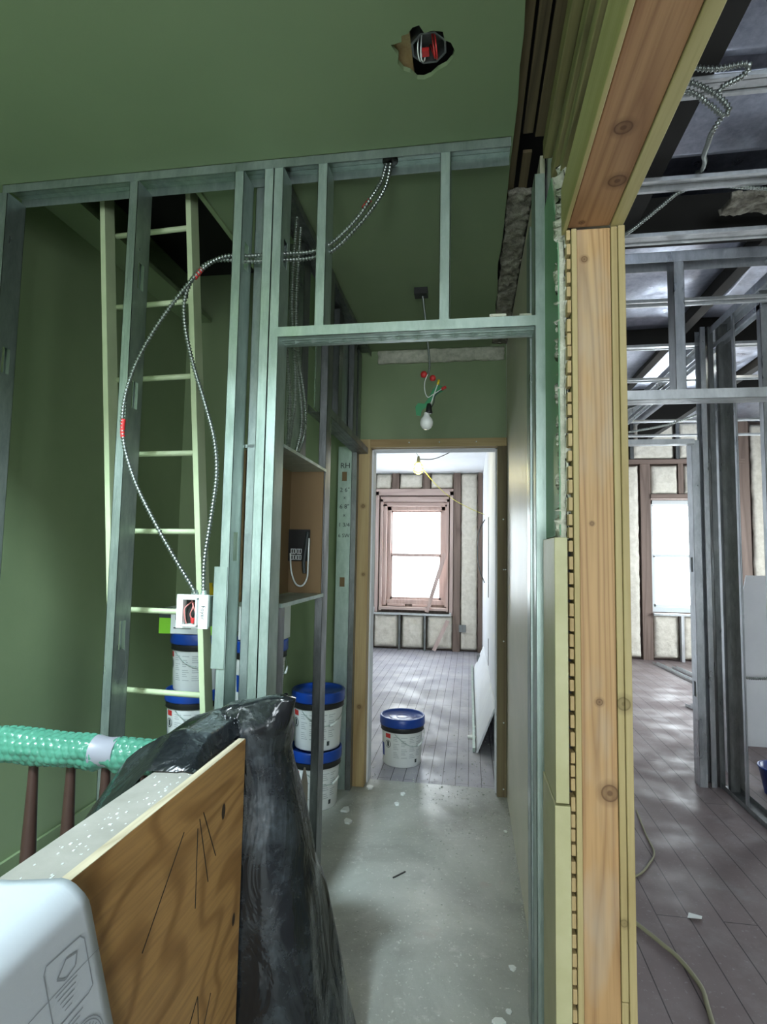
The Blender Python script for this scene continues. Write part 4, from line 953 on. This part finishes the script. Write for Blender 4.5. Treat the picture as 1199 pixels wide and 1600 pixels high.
# ceiling channels
GCh = 'ceiling channels of the right room'
for i,(y0,z,lb) in enumerate(((1.69,2.905,'nearest ceiling channel of the right room behind the header'),(2.13,2.895,'second ceiling channel of the right room'),(2.50,2.89,'third ceiling channel of the right room'),(3.3,2.95,'fourth ceiling channel beyond the short stud'),(4.15,3.0,'fifth ceiling channel over the stud cluster'),(5.0,3.02,'sixth ceiling channel far back'),(5.8,3.04,'seventh ceiling channel far back'),(6.7,3.06,'eighth ceiling channel far back'),(7.6,3.08,'farthest ceiling channel near the window wall'))):
    w = .05
    mb = MB().box(.41,4.6,y0,y0+w,z+.022,z+.0236).box(.41,4.6,y0,y0+.0016,z,z+.023).box(.41,4.6,y0+w-.0016,y0+w,z,z+.023).box(.41,4.6,y0-.012,y0,z,z+.0016).box(.41,4.6,y0+w,y0+w+.012,z,z+.0016)
    if i % 2 == 0: mb.box(.41,4.6,y0+w*.2,y0+w*.8,z+.004,z+.006)
    solo('ceiling_channel', mb, M_steelp, lb, 'metal channel', GCh)
# dark joists running into depth
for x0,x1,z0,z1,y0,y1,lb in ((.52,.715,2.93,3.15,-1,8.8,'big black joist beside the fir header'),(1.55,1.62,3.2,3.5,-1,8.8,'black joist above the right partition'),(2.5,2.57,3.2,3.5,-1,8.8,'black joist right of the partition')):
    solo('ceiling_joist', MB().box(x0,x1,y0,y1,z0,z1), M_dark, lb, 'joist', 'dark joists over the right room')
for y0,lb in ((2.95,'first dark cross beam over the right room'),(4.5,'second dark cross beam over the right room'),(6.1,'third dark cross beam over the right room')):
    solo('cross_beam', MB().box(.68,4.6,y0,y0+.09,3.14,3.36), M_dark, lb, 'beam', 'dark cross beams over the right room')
def fnb(u,v):
    x = 1.17+.5*u; y = 2.62+.13*v; return (x,y,3.12+.02*noise.noise(Vector((x*14,y*14,0)))+.012*noise.noise(Vector((x*40,y*40,0))))
solo('plaster_lump', MB().grid(fnb,60,24,-.03), M_plaster, 'rough stony plaster patch in the right room ceiling', 'plaster patch')
# foil panels between
GFo = 'foil faced panels between the right room joists'
for x0,x1,y0,y1,z,lb in ((.69,1.53,1.2,2.05,3.30,'nearest foil panel in the right room ceiling'),(.69,1.30,2.1,2.55,3.28,'second foil panel in the right room ceiling'),(.69,1.53,3.1,4.45,3.26,'third foil panel beyond the cross beam'),(.69,2.45,4.65,6.05,3.24,'fourth foil panel beyond the second cross beam'),(1.7,2.48,1.0,4.4,3.30,'foil panel right of the partition line')):
    def ff(u,v,x0=x0,x1=x1,y0=y0,y1=y1,z=z):
        x = x0+(x1-x0)*u; y = y0+(y1-y0)*v; return (x,y,z+.02*noise.noise(Vector((x*2.5,y*2.5,z))))
    solo('foil_panel', MB().grid(ff,20,20,-.01), M_deck, lb, 'panel', GFo)
# cables right room
GRc = 'armored cables over the right room'
solo('armored_cable', bx([(.45,1.58,2.90),(.60,1.6,2.885),(.68,1.6,2.868),(.765,1.6,2.872),(.76,1.62,2.855),(.71,1.62,2.83),(.70,1.63,2.82)],.009,.011), M_bx, 'cable stub poking from the header, uppermost in the right room', 'cable', GRc)
solo('armored_cable', bx([(.45,1.56,2.80),(.58,1.6,2.835),(.62,1.6,2.832),(.68,1.6,2.79),(.712,1.6,2.745),(.70,1.61,2.735),(.66,1.6,2.765),(.60,1.6,2.81),(.45,1.57,2.78)],.009,.011), M_bx, 'armored cable bent back in a tight hairpin beside the header', 'cable', GRc)
solo('armored_cable', bx([(.70,1.62,2.735),(.69,1.66,2.72),(.705,1.72,2.735),(.745,1.85,2.79),(.80,1.98,2.86),(.845,2.12,2.925),(.86,2.2,2.97)],.008,.010), M_bx, 'armored cable dropping from the hairpin bend', 'cable', GRc)
solo('armored_cable', bx([(.55,2.15,2.70),(.62,2.2,2.76),(.72,2.2,2.84),(.80,2.2,2.90),(.90,2.2,2.915),(1.1,2.2,2.885),(1.4,2.25,2.88),(2.2,2.3,2.9)],.008,.010), M_bx, 'armored cable slanting along under the second ceiling channel', 'cable', GRc)
solo('armored_cable', bx([(.8,5.03,3.02),(.95,5.3,2.74),(1.2,5.5,2.66),(1.6,5.5,2.70),(2.0,5.5,2.80),(2.6,5.1,3.02)],.012,.016), M_bx, 'armored cable sagging far back in the right room', 'cable', GRc)
solo('power_cord', MB().tube(spline([(.9,5.0,3.02),(1.15,5.0,2.78),(1.4,5.0,2.80),(1.65,5.0,2.98)],8),.008,6), M_blackp, 'black cord sagging from the ceiling channels far back', 'cord')
sl = root('work_lamp', (2.02,4.9,3.10), 'tiny bright work lamp high in the right room framing', 'work lamp')
part('bulb', MB().lathe([(0,.04),(.025,.02),(.03,0),(.02,-.025),(0,-.03)],(2.02,4.9,3.14),14), M_glow, sl, 'lit bulb')
part('lead_cord', MB().rod((1.72,4.6,2.98),(1.86,4.9,3.14),.010).rod((1.86,4.9,3.14),(2.02,4.9,3.17),.010), M_yel, sl, 'yellow cord')
part('hook', MB().rod((2.02,4.9,3.17),(2.02,4.9,3.25),.006), M_cord, sl)
ll2 = bpy.data.lights.new('work_lamp_light','POINT'); ll2.energy = 4; ll2.color = (1,.97,.9); ll2.shadow_soft_size = .04
lo2 = bpy.data.objects.new('work_lamp_light', ll2); lo2.location = (2.02,4.9,3.06); COL.objects.link(lo2)
# leaning drywall, floor tracks, bucket
solo('drywall_sheet', MB().add([(2.15,5.0,0),(3.2,5.0,0),(3.2,5.12,1.36),(2.30,5.12,1.36),(2.22,5.09,1.05),(2.15,5.015,0),(3.2,5.015,0),(3.2,5.135,1.36),(2.30,5.135,1.36),(2.22,5.105,1.05)],[(0,1,2,3,4),(9,8,7,6,5)]+[(i,(i+1)%5,5+(i+1)%5,5+i) for i in range(5)]), M_white, 'pale drywall sheet with a clipped corner standing behind the right studs', 'drywall')
solo('armored_cable', bx([(2.05,4.9,.58),(2.2,4.9,.555),(2.35,4.9,.56),(2.6,4.9,.57)],.012,.016), M_bx, 'armored cable crossing in front of the pale drywall sheet', 'cable', GRc)
GT = 'loose steel tracks on the right room floor'
for a,b,lb in (((2.62,8.6),(2.78,5.9),'loose steel track lying near the far window, left'),((2.78,8.3),(3.0,5.9),'loose steel track lying near the far window, middle'),((2.2,6.2),(2.75,4.2),'loose steel track shining behind the stud cluster')):
    track((*a,.002),(*b,.002),.06,.03,False,lb,GT,M_steelp)
solo('blue_tub', MB().lathe([(0,0),(.10,0),(.13,.16),(.135,.16),(.135,.17),(.12,.17),(.09,.01),(0,.01)],(1.98,4.02,0),24), M_blue, 'blue tub at the right edge behind the partition', 'tub')
solo('extension_cord', MB().tube(spline([(.98,3.6,.006),(.945,3.3,.006),(.93,3.12,.006),(.87,3.0,.006),(.78,2.88,.006),(.62,2.80,.006)],8),.005,8), M_cord, 'tan cord loop on the floor beside the post, farther one', 'cord', 'tan cords on the right room floor')
solo('extension_cord', MB().tube(spline([(.55,2.72,.009),(.684,2.50,.009),(.74,2.40,.009),(.775,2.33,.009),(.80,2.2,.009),(.785,2.10,.009),(.77,2.0,.009),(.76,1.8,.009)],8),.008,8), M_cord, 'thick tan cord snaking on the floor toward the viewer', 'cord', 'tan cords on the right room floor')

# ------------------------------------------------------------------ floor debris
def chip(x, y, s_, seed, z=0):
    r = random.Random(seed); k_ = r.randint(5,7); pts = [(x+s_*r.uniform(.6,1.1)*math.cos(2*PI*i/k_), y+s_*r.uniform(.6,1.1)*math.sin(2*PI*i/k_)) for i in range(k_)]
    return MB().prism(pts, z+.0005, z+.003+s_*.25)
GX = 'white plaster chips on the hall floor'
places = [(.10,1.93,.022,'large pale plaster chip near the bottom right of the hall floor'),(.135,1.98,.012,'small plaster chip right beside the largest one'),(.145,1.84,.013,'plaster chip at the very bottom of the hall floor'),(.16,2.18,.016,'plaster chip against the right wall foot'),(-.70,3.28,.035,'plaster lump at the foot of the far left jamb'),(-.66,3.15,.03,'second plaster lump beside the stacked pails'),(-.62,3.62,.03,'plaster lump in front of the left door jamb'),(-.40,3.56,.022,'plaster chip inside the far doorway left'),(-.42,3.42,.02,'plaster chip just before the far doorway'),(.08,5.0,.05,'white chip by the leaning panels in the far room, farther'),(.03,4.75,.045,'white chip by the leaning panels in the far room, nearer'),(.20,3.2,.012,'tiny chip along the right wall near the far door')]
for i,(x,y,s_,lb) in enumerate(places): solo('plaster_chip', chip(x,y,s_,i+11), M_whitep, lb, 'plaster chip', GX)
cr = MB()
for i in range(1100):
    q = rnd.random()
    if q < .30: x, y = rnd.uniform(-.70,.22), rnd.gauss(3.72,.28)
    elif q < .45: x, y = .235-abs(rnd.gauss(0,.02))-.002, rnd.uniform(1.85,3.6)
    elif q < .60: x, y = rnd.gauss(.05,.10), rnd.gauss(4.6,.5)
    elif q < .85: x, y = rnd.gauss(-.15,.2), rnd.uniform(1.8,3.2)
    else: x, y = rnd.uniform(-1.2,.15), rnd.uniform(4.0,8.5)
    x = max(-.9, min(.232, x)) if y < 3.8 else max(-2,min(.18,x)); 
    s_ = rnd.uniform(.0010,.0034)*(1.6 if rnd.random()<.12 else 1)
    a = rnd.uniform(0,PI)
    cr.obox((x,y,s_*.5),(s_*math.cos(a),s_*math.sin(a),0),(-s_*.6*math.sin(a),s_*.6*math.cos(a),0),(0,0,s_*.5))
o = solo('plaster_crumbs', cr, M_crumb, 'fine plaster crumbs scattered over the hall floor and far doorway', 'debris'); o['kind'] = 'stuff'
solo('nail', MB().beam((-.34,2.66,.003),(-.29,2.72,.003),.006,.004), M_black, 'dark nail lying on the hall floor', 'nail')
solo('paper_scrap', MB().add([(.90,2.60,.002),(.95,2.585,.012),(.965,2.62,.004),(.92,2.64,.002)],[(0,1,2,3)]), M_whitep, 'small white scrap on the brown floor', 'scrap')
